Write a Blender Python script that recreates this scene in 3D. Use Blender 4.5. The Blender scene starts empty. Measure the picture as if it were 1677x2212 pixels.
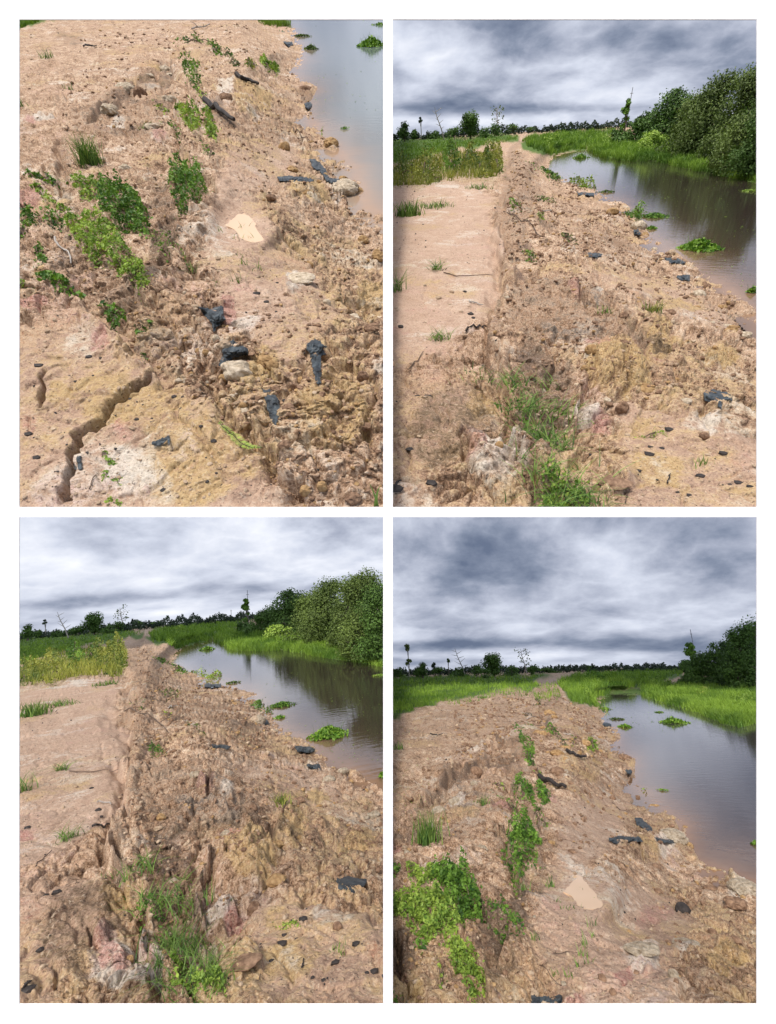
import bpy, math, random
import numpy as np
from mathutils import Matrix, Vector
# ------------------------------------------------------------------ camera, world, sun, exposure
S = bpy.context.scene
FPX, CX, CY = 1100.0, 838.5, 1106.0          # focal length and centre of the sheet of views, in sheet units (1677 x 2212)
PITCH = math.radians(-13.5)
EXPO = 0.88
cam_d = bpy.data.cameras.new('camera'); cam = bpy.data.objects.new('camera', cam_d)
S.collection.objects.link(cam); S.camera = cam
cam_d.sensor_fit = 'VERTICAL'; cam_d.sensor_height = 24; cam_d.sensor_width = 24
cam_d.lens = 24*FPX/2212.0; cam_d.clip_start = 0.1; cam_d.clip_end = 60000
cam.location = (0, 0, 0); cam.rotation_euler = (math.pi/2+PITCH, 0, 0)
w = bpy.data.worlds.new("World"); S.world = w; w.use_nodes = True
nt = w.node_tree; nt.nodes.clear()
SUN_EL, SUN_AZ = math.radians(63), math.radians(212)     # azimuth clockwise from +Y : behind the camera, a little to the left
sky = nt.nodes.new('ShaderNodeTexSky'); sky.sky_type = 'NISHITA'; sky.sun_disc = False
sky.sun_elevation = SUN_EL; sky.sun_rotation = SUN_AZ; sky.dust_density = 4.0; sky.air_density = 1.0; sky.ozone_density = 1.0
bg = nt.nodes.new('ShaderNodeBackground'); bg.inputs[1].default_value = 0.11
wo = nt.nodes.new('ShaderNodeOutputWorld'); nt.links.new(sky.outputs[0], bg.inputs[0]); nt.links.new(bg.outputs[0], wo.inputs[0])
sd_ = bpy.data.lights.new('sun', 'SUN'); sd_.energy = 1.5; sd_.angle = math.radians(10); sd_.color = (1.0, 0.95, 0.88)
sun = bpy.data.objects.new('sun', sd_); S.collection.objects.link(sun)
sv = Vector((math.sin(SUN_AZ)*math.cos(SUN_EL), math.cos(SUN_AZ)*math.cos(SUN_EL), math.sin(SUN_EL)))
sun.rotation_euler = sv.to_track_quat('Z', 'Y').to_euler()
S.view_settings.view_transform = 'Standard'; S.view_settings.look = 'None'
S.view_settings.gamma = 1; S.view_settings.use_curve_mapping = False; S.view_settings.exposure = EXPO
rng = np.random.default_rng(7)
R = rng.random
# ------------------------------------------------------------------ numpy noise
def _h(i, j, s):
    n = (i.astype(np.int64)*374761393 + j.astype(np.int64)*668265263 + s*1274126177) & 0xffffffff
    n = ((n ^ (n >> 13))*1103515245) & 0xffffffff
    n = ((n ^ (n >> 15))*12345677 + 987) & 0xffffffff
    return ((n ^ (n >> 16)) & 0xffffff)/float(0xffffff)
def vnoise(x, y, s=0):
    i = np.floor(x); j = np.floor(y); u = x-i; v = y-j
    u = u*u*u*(u*(u*6-15)+10); v = v*v*v*(v*(v*6-15)+10)
    a = _h(i, j, s); b = _h(i+1, j, s); c = _h(i, j+1, s); d = _h(i+1, j+1, s)
    return (a*(1-u)+b*u)*(1-v)+(c*(1-u)+d*u)*v*1.0
def fbm(x, y, o=4, s=0, g=0.5):
    t = 0; a = 1; n = 0
    for k in range(o):
        t = t+a*(vnoise(x*(2.03**k)+17.3*k, y*(2.03**k)+9.1*k, s+k)*2-1); n += a; a *= g
    return t/n
def voro(x, y, s=0):
    i0 = np.floor(x); j0 = np.floor(y); d1 = np.full(x.shape, 9.0); d2 = d1.copy(); idv = np.zeros(x.shape)
    for di in (-1, 0, 1):
        for dj in (-1, 0, 1):
            i = i0+di; j = j0+dj
            px = i+_h(i, j, s+1); py = j+_h(i, j, s+2); d = np.hypot(px-x, py-y)
            c = d < d1
            d2 = np.where(c, d1, np.minimum(d2, d)); idv = np.where(c, _h(i, j, s+3), idv); d1 = np.where(c, d, d1)
    return d1, d2, idv
def sst(x, a=0.0, b=1.0):
    t = np.clip((x-a)/(b-a), 0, 1); return t*t*(3-2*t)
def seg_dist(x, y, pts, closed=False):
    """unsigned distance, signed side of the nearest segment"""
    best = np.full(np.shape(x), 1e9); side = np.zeros(np.shape(x)); n = len(pts)
    for k in range(n if closed else n-1):
        ax, ay = pts[k]; bx, by = pts[(k+1) % n]; dx, dy = bx-ax, by-ay; L = dx*dx+dy*dy+1e-9
        t = np.clip(((x-ax)*dx+(y-ay)*dy)/L, 0, 1); ex = x-ax-t*dx; ey = y-ay-t*dy; d = np.hypot(ex, ey)
        c = d < best; best = np.where(c, d, best); side = np.where(c, np.sign(dx*ey-dy*ex), side)
    return best, side
def inside(x, y, pts):
    r = np.zeros(np.shape(x), bool); n = len(pts)
    for k in range(n):
        ax, ay = pts[k]; bx, by = pts[(k+1) % n]
        if ay == by: continue
        c = ((ay > y) != (by > y)) & (x < (bx-ax)*(y-ay)/(by-ay)+ax); r ^= c
    return r
def sdf(x, y, pts):
    d, _ = seg_dist(x, y, pts, True); return np.where(inside(x, y, pts), -d, d)
# ------------------------------------------------------------------ materials
def mat(name):
    m = bpy.data.materials.new(name); m.use_nodes = True; t = m.node_tree; t.nodes.clear()
    return m, t
def nd(t, typ, **kw):
    n = t.nodes.new(typ)
    for k, v in kw.items():
        if k.startswith('i_'):
            key = k[2:]; key = int(key) if key.isdigit() else key
            n.inputs[key].default_value = v
        else: setattr(n, k, v)
    return n
def ramp(t, fac, stops):
    n = t.nodes.new('ShaderNodeValToRGB'); e = n.color_ramp.elements
    while len(e) < len(stops): e.new(0.5)
    for q, (p, c) in zip(e, stops): q.position = p; q.color = (*c, 1)
    t.links.new(fac, n.inputs[0]); return n.outputs[0]
def mixc(t, fac, a, b, mode='MIX'):
    n = t.nodes.new('ShaderNodeMix'); n.data_type = 'RGBA'; n.blend_type = mode
    for i, v in ((0, fac), (6, a), (7, b)):
        if hasattr(v, 'links') or hasattr(v, 'is_linked'): t.links.new(v, n.inputs[i])
        else: n.inputs[i].default_value = v if i == 0 else (*v, 1)
    return n.outputs[2]
def mth(t, op, a, b=0.0, c=None, clamp=False):
    n = t.nodes.new('ShaderNodeMath'); n.operation = op; n.use_clamp = clamp
    for i, v in enumerate((a, b) if c is None else (a, b, c)):
        if hasattr(v, 'is_linked'): t.links.new(v, n.inputs[i])
        else: n.inputs[i].default_value = v
    return n.outputs[0]
def noise(t, co, sc, det=4, rough=0.55, dist=0.0):
    n = nd(t, 'ShaderNodeTexNoise'); n.inputs['Scale'].default_value = sc; n.inputs['Detail'].default_value = det
    n.inputs['Roughness'].default_value = rough; n.inputs['Distortion'].default_value = dist
    t.links.new(co, n.inputs['Vector']); return n.outputs[0]
def bsdf(t, rough=0.8, spec=0.3):
    b = nd(t, 'ShaderNodeBsdfPrincipled'); b.inputs['Roughness'].default_value = rough
    b.inputs['Specular IOR Level'].default_value = spec
    o = nd(t, 'ShaderNodeOutputMaterial'); t.links.new(b.outputs[0], o.inputs[0]); return b
def attr(t, name, out='Fac'):
    n = nd(t, 'ShaderNodeAttribute'); n.attribute_name = name; return n.outputs[out]
def soil_mat(s):
    m, t = mat('soil'); co = nd(t, 'ShaderNodeTexCoord').outputs['Object']; b = bsdf(t, 0.92, 0.2)
    za = nd(t, 'ShaderNodeSeparateColor'); t.links.new(attr(t, 'zoneA', 'Color'), za.inputs[0])
    zb = nd(t, 'ShaderNodeSeparateColor'); t.links.new(attr(t, 'zoneB', 'Color'), zb.inputs[0])
    n1 = noise(t, co, 3.0, 8, 0.65, 0.4); n2 = noise(t, co, 17, 6, 0.7, 0.3); n3 = noise(t, co, 75, 4, 0.7)
    mm = mth(t, 'ADD', mth(t, 'MULTIPLY', n1, 0.35), mth(t, 'ADD', mth(t, 'MULTIPLY', n2, 0.4), mth(t, 'MULTIPLY', n3, 0.42)))
    rough = ramp(t, mm, [(0.45, (0.075, 0.042, 0.025)), (0.525, (0.23, 0.142, 0.085)), (0.59, (0.43, 0.29, 0.19)), (0.70, (0.70, 0.575, 0.43))])
    smooth = ramp(t, mm, [(0.42, (0.33, 0.215, 0.15)), (0.56, (0.45, 0.315, 0.228)), (0.7, (0.53, 0.40, 0.30))])
    c = mixc(t, zb.outputs[2], rough, smooth)
    def patch(val, col, c, lo=0.36, k=7):
        f = mth(t, 'MULTIPLY', mth(t, 'SUBTRACT', mth(t, 'ADD', mth(t, 'MULTIPLY', n2, 0.5), mth(t, 'MULTIPLY', n1, 0.5)), mth(t, 'SUBTRACT', 0.63, mth(t, 'MULTIPLY', val, 0.26))), k, clamp=True)
        return mixc(t, mth(t, 'MULTIPLY', f, 0.8), c, col)
    yel = ramp(t, n3, [(0.3, (0.30, 0.19, 0.07)), (0.65, (0.52, 0.38, 0.18))])
    whi = ramp(t, n3, [(0.3, (0.42, 0.37, 0.30)), (0.6, (0.68, 0.63, 0.55))])
    red = ramp(t, n3, [(0.35, (0.24, 0.075, 0.06)), (0.6, (0.50, 0.30, 0.25))])
    drk = ramp(t, n3, [(0.35, (0.035, 0.024, 0.018)), (0.65, (0.17, 0.115, 0.08))])
    grn = ramp(t, n2, [(0.35, (0.035, 0.075, 0.012)), (0.65, (0.10, 0.19, 0.03))])
    c = patch(za.outputs[1], yel, c); c = patch(za.outputs[2], whi, c); c = patch(zb.outputs[0], red, c); c = patch(za.outputs[0], drk, c)
    c = mixc(t, mth(t, 'MULTIPLY', zb.outputs[1], 0.95), c, grn)
    n4 = noise(t, co, 38, 3, 0.75, 0.6); n5 = noise(t, co, 52, 2, 0.7, 0.2); vg = mth(t, 'SUBTRACT', 1.0, zb.outputs[1])
    fl = mth(t, 'MULTIPLY', mth(t, 'MULTIPLY', mth(t, 'SUBTRACT', n4, 0.585), 14, clamp=True), mth(t, 'MULTIPLY', vg, 0.42)); c = mixc(t, fl, c, (0.66, 0.56, 0.42))
    fd = mth(t, 'MULTIPLY', mth(t, 'MULTIPLY', mth(t, 'SUBTRACT', n5, 0.60), 14, clamp=True), mth(t, 'MULTIPLY', vg, 0.7)); c = mixc(t, fd, c, (0.06, 0.038, 0.026))
    t.links.new(c, b.inputs['Base Color'])
    bp = nd(t, 'ShaderNodeBump'); bp.inputs['Strength'].default_value = 0.7; bp.inputs['Distance'].default_value = 0.02*s
    t.links.new(mth(t, 'ADD', n3, n2), bp.inputs['Height']); t.links.new(bp.outputs[0], b.inputs['Normal'])
    return m
def leaf_mat(name, dark, light, trans=0.25):
    m, t = mat(name); b = bsdf(t, 0.55, 0.35); b2 = nd(t, 'ShaderNodeBsdfTranslucent')
    c = ramp(t, attr(t, 'tint'), [(0.0, dark), (1.0, light)])
    t.links.new(c, b.inputs['Base Color']); t.links.new(mixc(t, 1.0, c, (1.0, 1.1, 0.5), 'MULTIPLY'), b2.inputs[0])
    mx = nd(t, 'ShaderNodeMixShader'); mx.inputs[0].default_value = trans; o = [n for n in t.nodes if n.type == 'OUTPUT_MATERIAL'][0]
    t.links.new(b.outputs[0], mx.inputs[1]); t.links.new(b2.outputs[0], mx.inputs[2]); t.links.new(mx.outputs[0], o.inputs[0])
    return m
def plain(name, c1, c2, sc=8, rough=0.85, spec=0.3, bump=0.0):
    m, t = mat(name); co = nd(t, 'ShaderNodeTexCoord').outputs['Object']; b = bsdf(t, rough, spec)
    n = noise(t, co, sc, 6, 0.65); t.links.new(ramp(t, n, [(0.32, c1), (0.68, c2)]), b.inputs['Base Color'])
    if bump:
        bp = nd(t, 'ShaderNodeBump'); bp.inputs['Strength'].default_value = 0.8; bp.inputs['Distance'].default_value = bump
        t.links.new(n, bp.inputs['Height']); t.links.new(bp.outputs[0], b.inputs['Normal'])
    return m
LEAF = leaf_mat('leaf_vine', (0.02, 0.075, 0.012), (0.19, 0.35, 0.045))
LEAFB = leaf_mat('leaf_bright', (0.08, 0.17, 0.018), (0.38, 0.52, 0.09))
LEAFD = leaf_mat('leaf_dark', (0.012, 0.036, 0.007), (0.11, 0.21, 0.035), 0.15)
LEAFO = leaf_mat('leaf_olive', (0.012, 0.03, 0.006), (0.17, 0.245, 0.05), 0.2)
LEAFF = leaf_mat('leaf_far', (0.012, 0.028, 0.016), (0.045, 0.075, 0.035), 0.1)
GRASS = leaf_mat('grass_blade', (0.045, 0.12, 0.012), (0.24, 0.38, 0.045))
GRASSY = leaf_mat('grass_tuft', (0.035, 0.10, 0.018), (0.23, 0.36, 0.075))
WEED = leaf_mat('weed_yellow', (0.04, 0.11, 0.02), (0.36, 0.37, 0.07))
DRY = leaf_mat('dry_litter', (0.03, 0.018, 0.012), (0.26, 0.16, 0.09), 0.0)
LILY = leaf_mat('water_leaf', (0.05, 0.15, 0.012), (0.26, 0.42, 0.05))
BARK = plain('bark', (0.06, 0.045, 0.035), (0.22, 0.18, 0.15), 12)
PALEBARK = plain('pale_bark', (0.22, 0.19, 0.16), (0.45, 0.42, 0.38), 9)
CHAR = plain('charred_wood', (0.012, 0.011, 0.011), (0.06, 0.05, 0.045), 15, 0.7)
def sheeting():
    m, t = mat('dark_sheeting'); co = nd(t, 'ShaderNodeTexCoord').outputs['Object']; b = bsdf(t, 0.55, 0.4); n = noise(t, co, 14, 7, 0.7, 0.5)
    t.links.new(ramp(t, n, [(0.36, (0.010, 0.014, 0.018)), (0.50, (0.034, 0.045, 0.052)), (0.62, (0.075, 0.095, 0.105)), (0.69, (0.22, 0.16, 0.11))]), b.inputs['Base Color']); return m
PLAST = sheeting()
TWIG = plain('twig', (0.05, 0.035, 0.025), (0.20, 0.14, 0.10), 20)
PALE = plain('pale_clay', (0.26, 0.20, 0.13), (0.60, 0.52, 0.40), 30, 0.95, 0.15, 0.3)
CRUMB = plain('crumb_clay', (0.22, 0.15, 0.095), (0.52, 0.41, 0.29), 6, 0.95, 0.15)
OCHRE = plain('ochre_clay', (0.20, 0.115, 0.05), (0.44, 0.30, 0.15), 30, 0.95, 0.15)
BROWN = plain('brown_clay', (0.09, 0.05, 0.032), (0.32, 0.21, 0.135), 30, 0.95, 0.15)
WHITE = plain('white_board', (0.9, 0.9, 0.9), (0.92, 0.92, 0.92), 3, 0.6, 0.3)
CONC = plain('pale_concrete', (0.5, 0.5, 0.5), (0.62, 0.62, 0.62), 3)
METAL = plain('grey_metal', (0.2, 0.2, 0.22), (0.3, 0.3, 0.32), 3)
# ------------------------------------------------------------------ mesh helpers
def mesh_np(name, V, F, m, tint=None, smooth=False):
    """V (n,3), F (k,3|4) arrays -> mesh"""
    V = np.asarray(V, np.float32); F = np.asarray(F, np.int32); me = bpy.data.meshes.new(name)
    me.vertices.add(len(V)); me.vertices.foreach_set('co', V.ravel())
    k = F.shape[1]; me.loops.add(F.size); me.loops.foreach_set('vertex_index', F.ravel())
    me.polygons.add(len(F)); me.polygons.foreach_set('loop_start', np.arange(0, F.size, k, dtype=np.int32))
    me.polygons.foreach_set('loop_total', np.full(len(F), k, np.int32))
    me.polygons.foreach_set('use_smooth', np.full(len(F), bool(smooth)))
    if tint is not None:
        a = me.attributes.new('tint', 'FLOAT', 'POINT'); a.data.foreach_set('value', np.asarray(tint, np.float32))
    me.materials.append(m); me.update(calc_edges=True); me.validate(); return me
def link(name, data): o = bpy.data.objects.new(name, data); S.collection.objects.link(o); return o
def tag(o, label=None, cat=None, group=None, kind=None):
    for k, v in (('label', label), ('category', cat), ('group', group), ('kind', kind)):
        if v: o[k] = v
    return o
def child(name, me, parent):
    o = link(name, me); o.parent = parent
    if name in ('foliage', 'stem', 'stems', 'blades', 'dry_blades', 'leaves', 'leaflets', 'crown'): o['kind'] = 'stuff'
    return o
def cat_mesh(parts):
    V = []; F = []; T = []; n = 0
    for v, f, tt in parts: V.append(v); F.append(np.asarray(f)+n); T.append(tt); n += len(v)
    return np.concatenate(V), np.concatenate(F), np.concatenate(T)
def unit(v): return v/(np.linalg.norm(v, axis=-1, keepdims=True)+1e-9)
def leaves(P, N, L, W, tint):
    """one folded rhombic leaf per point"""
    n = len(P); U = unit(np.cross(N, unit(rng.normal(size=(n, 3))))); Sd = np.cross(N, U)
    L = np.broadcast_to(L, n)[:, None]; W = np.broadcast_to(W, n)[:, None]
    a = P-U*L*0.5; b = P+Sd*W*0.5+N*W*0.18; c = P+U*L*0.5; d = P-Sd*W*0.5+N*W*0.18
    V = np.stack([a, b, c, d], 1).reshape(-1, 3); i = np.arange(n)*4
    F = np.stack([np.stack([i, i+1, i+2], 1), np.stack([i, i+2, i+3], 1)], 1).reshape(-1, 3)
    return V, F, np.repeat(np.broadcast_to(tint, n), 4)
def blades(P, Hh, W, lean, tint, seg=3, droop=0.35):
    """curved tapering grass blades"""
    n = len(P); az = R(n)*2*math.pi; D = np.stack([np.cos(az), np.sin(az), 0*az], 1); Sd = np.stack([-np.sin(az), np.cos(az), 0*az], 1)
    rot = R(n)*3.14; Sd = Sd*np.cos(rot)[:, None]+D*np.sin(rot)[:, None]
    Hh = np.broadcast_to(Hh, n); W = np.broadcast_to(W, n); lean = np.broadcast_to(lean, n); rows = []
    for k in range(seg+1):
        q = k/seg; c = P+D*(Hh*lean*q**1.6)[:, None]+np.array([0, 0, 1.0])*(Hh*(q-droop*lean*q*q))[:, None]
        wd = (W*(1-q*0.92)*0.5)[:, None]*Sd; rows += [c-wd, c+wd]
    V = np.stack(rows, 1).reshape(-1, 3); m = 2*(seg+1); i = np.arange(n)*m; F = []
    for k in range(seg):
        F += [np.stack([i+2*k, i+2*k+1, i+2*k+3], 1), np.stack([i+2*k, i+2*k+3, i+2*k+2], 1)]
    return V, np.concatenate(F), np.repeat(np.broadcast_to(tint, n), m)
def tube(path, rad, sides=6):
    path = np.asarray(path, float); n = len(path); rad = np.broadcast_to(rad, n); V = []; F = []
    for k in range(n):
        d = unit(path[min(k+1, n-1)]-path[max(k-1, 0)]); a = unit(np.cross(d, [0.3, 0.9, 0.2])); b = np.cross(d, a)
        for q in range(sides):
            th = q*2*math.pi/sides; V.append(path[k]+(a*math.cos(th)+b*math.sin(th))*rad[k])
    for k in range(n-1):
        for q in range(sides):
            p, r = k*sides+q, k*sides+(q+1) % sides; F += [(p, r, r+sides), (p, r+sides, p+sides)]
    for q in range(1, sides-1): F += [(0, q+1, q), ((n-1)*sides, (n-1)*sides+q, (n-1)*sides+q+1)]
    return np.array(V), np.array(F), np.full(len(V), 0.5)
def ico(sub=1):
    import bmesh
    bm = bmesh.new(); bmesh.ops.create_icosphere(bm, subdivisions=sub, radius=1)
    V = np.array([v.co[:] for v in bm.verts]); F = np.array([[v.index for v in f.verts] for f in bm.faces]); bm.free(); return V, F
ICO = {k: ico(k) for k in (1, 2, 3, 4)}
def rock(rx, ry, rz, sub=3, seed=0, am=0.3):
    V, F = ICO[sub]; V = V.copy(); s = seed*3.7
    n = fbm(V[:, 0]*1.3+s+V[:, 2], V[:, 1]*1.3-s+V[:, 2]*0.7, 3, seed)*am+fbm(V[:, 0]*4+s+V[:, 2]*3, V[:, 1]*4-s-V[:, 2]*2, 3, seed+9)*am*0.45
    d1, d2, _ = voro(V[:, 0]*2.2+V[:, 2]*1.7+s, V[:, 1]*2.2-V[:, 2]*1.3, seed+3); n = n+np.minimum(d2-d1, 0.3)*am*0.6
    V = V*(1+n)[:, None]; V = V*np.array([rx, ry, rz]); return V, F, np.full(len(V), 0.5)
# ------------------------------------------------------------------ the four views
class View:
    def __init__(s, name, x0, y0, hz, scale, sp=2.0):
        s.name = name; s.x0, s.y0, s.x1, s.y1 = x0, y0, x0+786, y0+1052; s.hz = hz; s.s = scale; s.H = 1.6; s.sp = sp; s.level = []
        cp, sn = math.cos(PITCH), math.sin(PITCH)
        s.Rw = np.array([[1, 0, 0], [0, -sn, -cp], [0, cp, -sn]])       # camera axes -> world
        a, b = s._w(hz[0]), s._w(hz[1]); n = unit(np.cross(b, a)); n = n if n @ (s.Rw @ np.array([0, 1.0, 0])) > 0 else -n
        c = s._w(((x0+s.x1)/2, (y0+s.y1)/2)); f = unit(c-n*(c@n)); r = np.cross(f, n); s.B = np.stack([r, f, n], 1)
        M = np.eye(4); M[:3, :3] = s.B*scale; M[:3, 3] = -n*scale*s.H; s.M = Matrix(M.tolist())
        s.lm = x0-(11 if x0 > 800 else 90); s.rm = s.x1+(10 if x0 < 800 else 90)
        s.bm = s.y1+(9 if y0 < 800 else 60)
    def _w(s, p): return s.Rw @ np.array([(p[0]-CX)/FPX, -(p[1]-CY)/FPX, -1.0])
    def col(s, P):
        c = (P-np.array([0, 0, s.H])) @ s.B.T @ s.Rw; return CX+FPX*c[:, 0]/np.maximum(-c[:, 2], 1e-3)
    def clip(s, V, F, O=0):
        V = np.asarray(V); c = (V+O-np.array([0, 0, s.H])) @ s.B.T @ s.Rw; z = np.maximum(-c[:, 2], 1e-3); X = CX+FPX*c[:, 0]/z; Y = CY-FPX*c[:, 1]/z
        k = X < s.rm-1 if s.x0 < 800 else X > s.lm+1
        if s.y0 < 800: k = k & (Y < s.y1+8)
        return F[k[F].all(1)]
    def hy(s, x): (a, b), (c, d) = s.hz; return b+(x-a)*(d-b)/(c-a)
    def ray(s, x, y):
        x = np.asarray(x, float); y = np.asarray(y, float)
        d = np.stack([(x-CX)/FPX, -(y-CY)/FPX, -np.ones_like(x)], -1); return d @ (s.B.T @ s.Rw).T
    def pt(s, x, y, z):
        d = s.ray(x, y); t = (s.H-z)/np.maximum(-d[..., 2], 1e-4); return d*t[..., None]+np.array([0, 0, s.H]), t
    def terrain(s, zbase, disp, zones, mat_):
        top = 7 if s.y0 > 800 or s.x0 > 800 else 0
        xs = np.arange(s.lm, s.rm+0.1, s.sp); s.top = top
        s.ystart = (lambda x: s.hy(x)+7) if top else (lambda x: 0*x+22.0)
        nr = int((s.bm-(s.ystart(np.array([s.lm, s.rm]))).min())/s.sp)+1
        gx = np.repeat(xs[None], nr, 0); gy = s.ystart(gx); gy = gy+(s.bm-gy)*np.linspace(0, 1, nr)[:, None]
        s.nr, s.nc = gx.shape; zb = zbase(gx, gy)
        for (a, b, rx, ry) in s.level:
            q = sst(np.hypot((gx-a)/rx, (gy-b)/ry), 0.95, 1.9); zb = zb*q+zbase(np.array([a]), np.array([b]))[0]*(1-q)
        P, t = s.pt(gx, gy, zb)
        za, zc = zones(gx, gy, P[..., 0], P[..., 1])
        dz, fz = disp(gx, gy, P[..., 0], P[..., 1], zc[..., 2])
        e_ = sst(s.y1-4-gy, 0, 22) if s.y0 < 800 else 1.0; dz = dz*np.where(dz > 0, e_, 1); dz = np.maximum(dz, -np.maximum(s.y1+3-gy, 0)*t/FPX*1.1) if s.y0 < 800 else dz; fz = fz*e_*0.85; P[..., 2] += dz*0.85+fz*0.55; P[..., 1] -= fz*0.8
        s.G, s.T, s.P0 = P, t, zb
        i = np.arange(s.nr*s.nc).reshape(s.nr, s.nc)
        F = np.stack([i[1:, :-1], i[1:, 1:], i[:-1, 1:], i[:-1, :-1]], -1).reshape(-1, 4)
        me = mesh_np('ground', P.reshape(-1, 3), F, mat_, smooth=True)
        for nm, z in (('zoneA', za), ('zoneB', zc)):
            a = me.attributes.new(nm, 'FLOAT_COLOR', 'POINT'); c = np.ones((s.nr*s.nc, 4), np.float32); c[:, :3] = np.clip(z.reshape(-1, 3), 0, 1)
            a.data.foreach_set('color', c.ravel())
        o = link('ground', me); o.matrix_world = s.M; tag(o, kind='structure'); return o
    def at(s, x, y):
        x = np.asarray(x, float); y = np.asarray(y, float)
        i = np.clip(np.round((x-s.lm)/s.sp), 0, s.nc-1).astype(int); ys = s.ystart(x); j = np.clip(np.round((y-ys)/(s.bm-ys)*(s.nr-1)), 0, s.nr-1).astype(int)
        return s.G[j, i], s.T[j, i]
    def obj(s, name, me, loc=(0, 0, 0), rz=0.0, parent=None):
        o = link(name, me)
        o.matrix_world = s.M @ Matrix.Translation(Vector([float(v) for v in loc])) @ Matrix.Rotation(rz, 4, 'Z'); return o
    def empty(s, name, loc, label, cat, group=None):
        return tag(s.obj(name, None, loc), label, cat, group)
def sample_poly(pts, n):
    p = np.array(pts); lo, hi = p.min(0), p.max(0); out = []
    k = 0
    while k < n:
        q = lo+R((n*2+8, 2))*(hi-lo); q = q[inside(q[:, 0], q[:, 1], pts)]; out.append(q); k += len(q)
    return np.concatenate(out)[:n]
def sample_line(pts, n, spread):
    p = np.array(pts, float); L = np.hypot(*(p[1:]-p[:-1]).T); c = np.concatenate([[0], np.cumsum(L)]); q = R(n)*c[-1]
    x = np.interp(q, c, p[:, 0]); y = np.interp(q, c, p[:, 1]); return np.stack([x, y], 1)+rng.normal(size=(n, 2))*spread
def up_normals(n, k=0.9):
    return unit(rng.normal(size=(n, 3))*k+np.array([0, 0, 1.0]))
VW = {}
# ------------------------------------------------------------------ builders used in every view
def mat_plant(v, pts, n, hpx, leaf, label, name='creeping_vine', catg='vine', m=None, line=None, group=None, lsz=6.0, stems=10):
    """a low plant: leaves mounded over the ground inside an outline (or along a runner)"""
    n = int(n*1.35); q = sample_poly(pts, n) if line is None else sample_line(pts, n, line)
    c0 = q.mean(0); jq = q+rng.normal(size=q.shape)*np.array([9, 6])*(R(len(q)) < 0.28)[:, None]; O, t0 = v.at(*c0); q = jq; P, t = v.at(q[:, 0], q[:, 1]); px = t/FPX
    if line is None:
        d = -sdf(q[:, 0], q[:, 1], pts); mound = np.sqrt(np.clip(d/(0.35*hpx+6), 0, 1))
        keep = R(len(q)) < np.clip(0.30+d/18+fbm(q[:, 0]/13, q[:, 1]/13, 3, 5)*1.3, 0.06, 1)
    else: mound = np.full(len(q), 0.5); keep = R(len(q)) < 0.55+fbm(q[:, 0]/14, q[:, 1]/14, 2, 5)
    h = 1.35*hpx*px*mound*(0.1+0.9*R(len(q))**0.9)*(0.7+1.1*fbm(q[:, 0]/15, q[:, 1]/15, 3, 3)).clip(0.12)
    cl = np.clip(0.42+fbm(q[:, 0]/12, q[:, 1]/12, 3, 11)*1.5, 0, 1)
    P = P-O; P[:, 2] += h; P, h, px, cl = P[keep], h[keep], px[keep], cl[keep]; nn = len(P)
    e = v.empty(name, O, label, catg, group)
    sz = lsz*px*(0.45+1.2*R(nn)**1.5); tn = np.clip(cl*0.6+R(nn)*0.5, 0, 1)
    V, F, _ = leaves(P, up_normals(nn, 1.3), sz, sz*0.6, tn); child('foliage', mesh_np('foliage', V, v.clip(V, F, O), m or LEAF, np.repeat(tn, 4)), e)
    parts = []
    for k in range(stems):
        a = P[rng.integers(nn)]; b = P[rng.integers(nn)]; b = a+(b-a)*min(1, 40*t0/FPX/(np.linalg.norm(b-a)+1e-6))
        mid = (a+b)/2+np.array([0, 0, 0.3*np.linalg.norm(b-a)*0.3]); parts.append(tube([a*[1, 1, 0.5], mid, b], [0.9*t0/FPX]*3, 4))
    if parts: child('stem', mesh_np('stem', *cat_mesh(parts)[:2], TWIG), e)
    return e
def tuft(v, x, y, hpx, n, label, name='grass_tuft', m=None, lean=0.6, spread=6, wpx=2.2, group=None, droop=0.35):
    O, t = v.at(x, y); px = t/FPX; P = rng.normal(size=(n, 3))*spread*px; P[:, 2] = 0
    e = v.empty(name, O, label, 'grass tuft', group)
    V, F, T = blades(P, hpx*px*(0.45+0.6*R(n)), wpx*px, lean*(0.3+1.1*R(n)), R(n), 4, droop); F = v.clip(V, F, O)
    child('blades', mesh_np('blades', V, F, m or GRASSY, T), e)
    k = max(3, n//9); V, F, T = blades(P[:k]*1.3, hpx*px*0.4*R(k), wpx*px, 1.2, R(k)*0.5, 3); F = v.clip(V, F, O)
    child('dry_blades', mesh_np('dry_blades', V, F, DRY, T), e); return e
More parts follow.
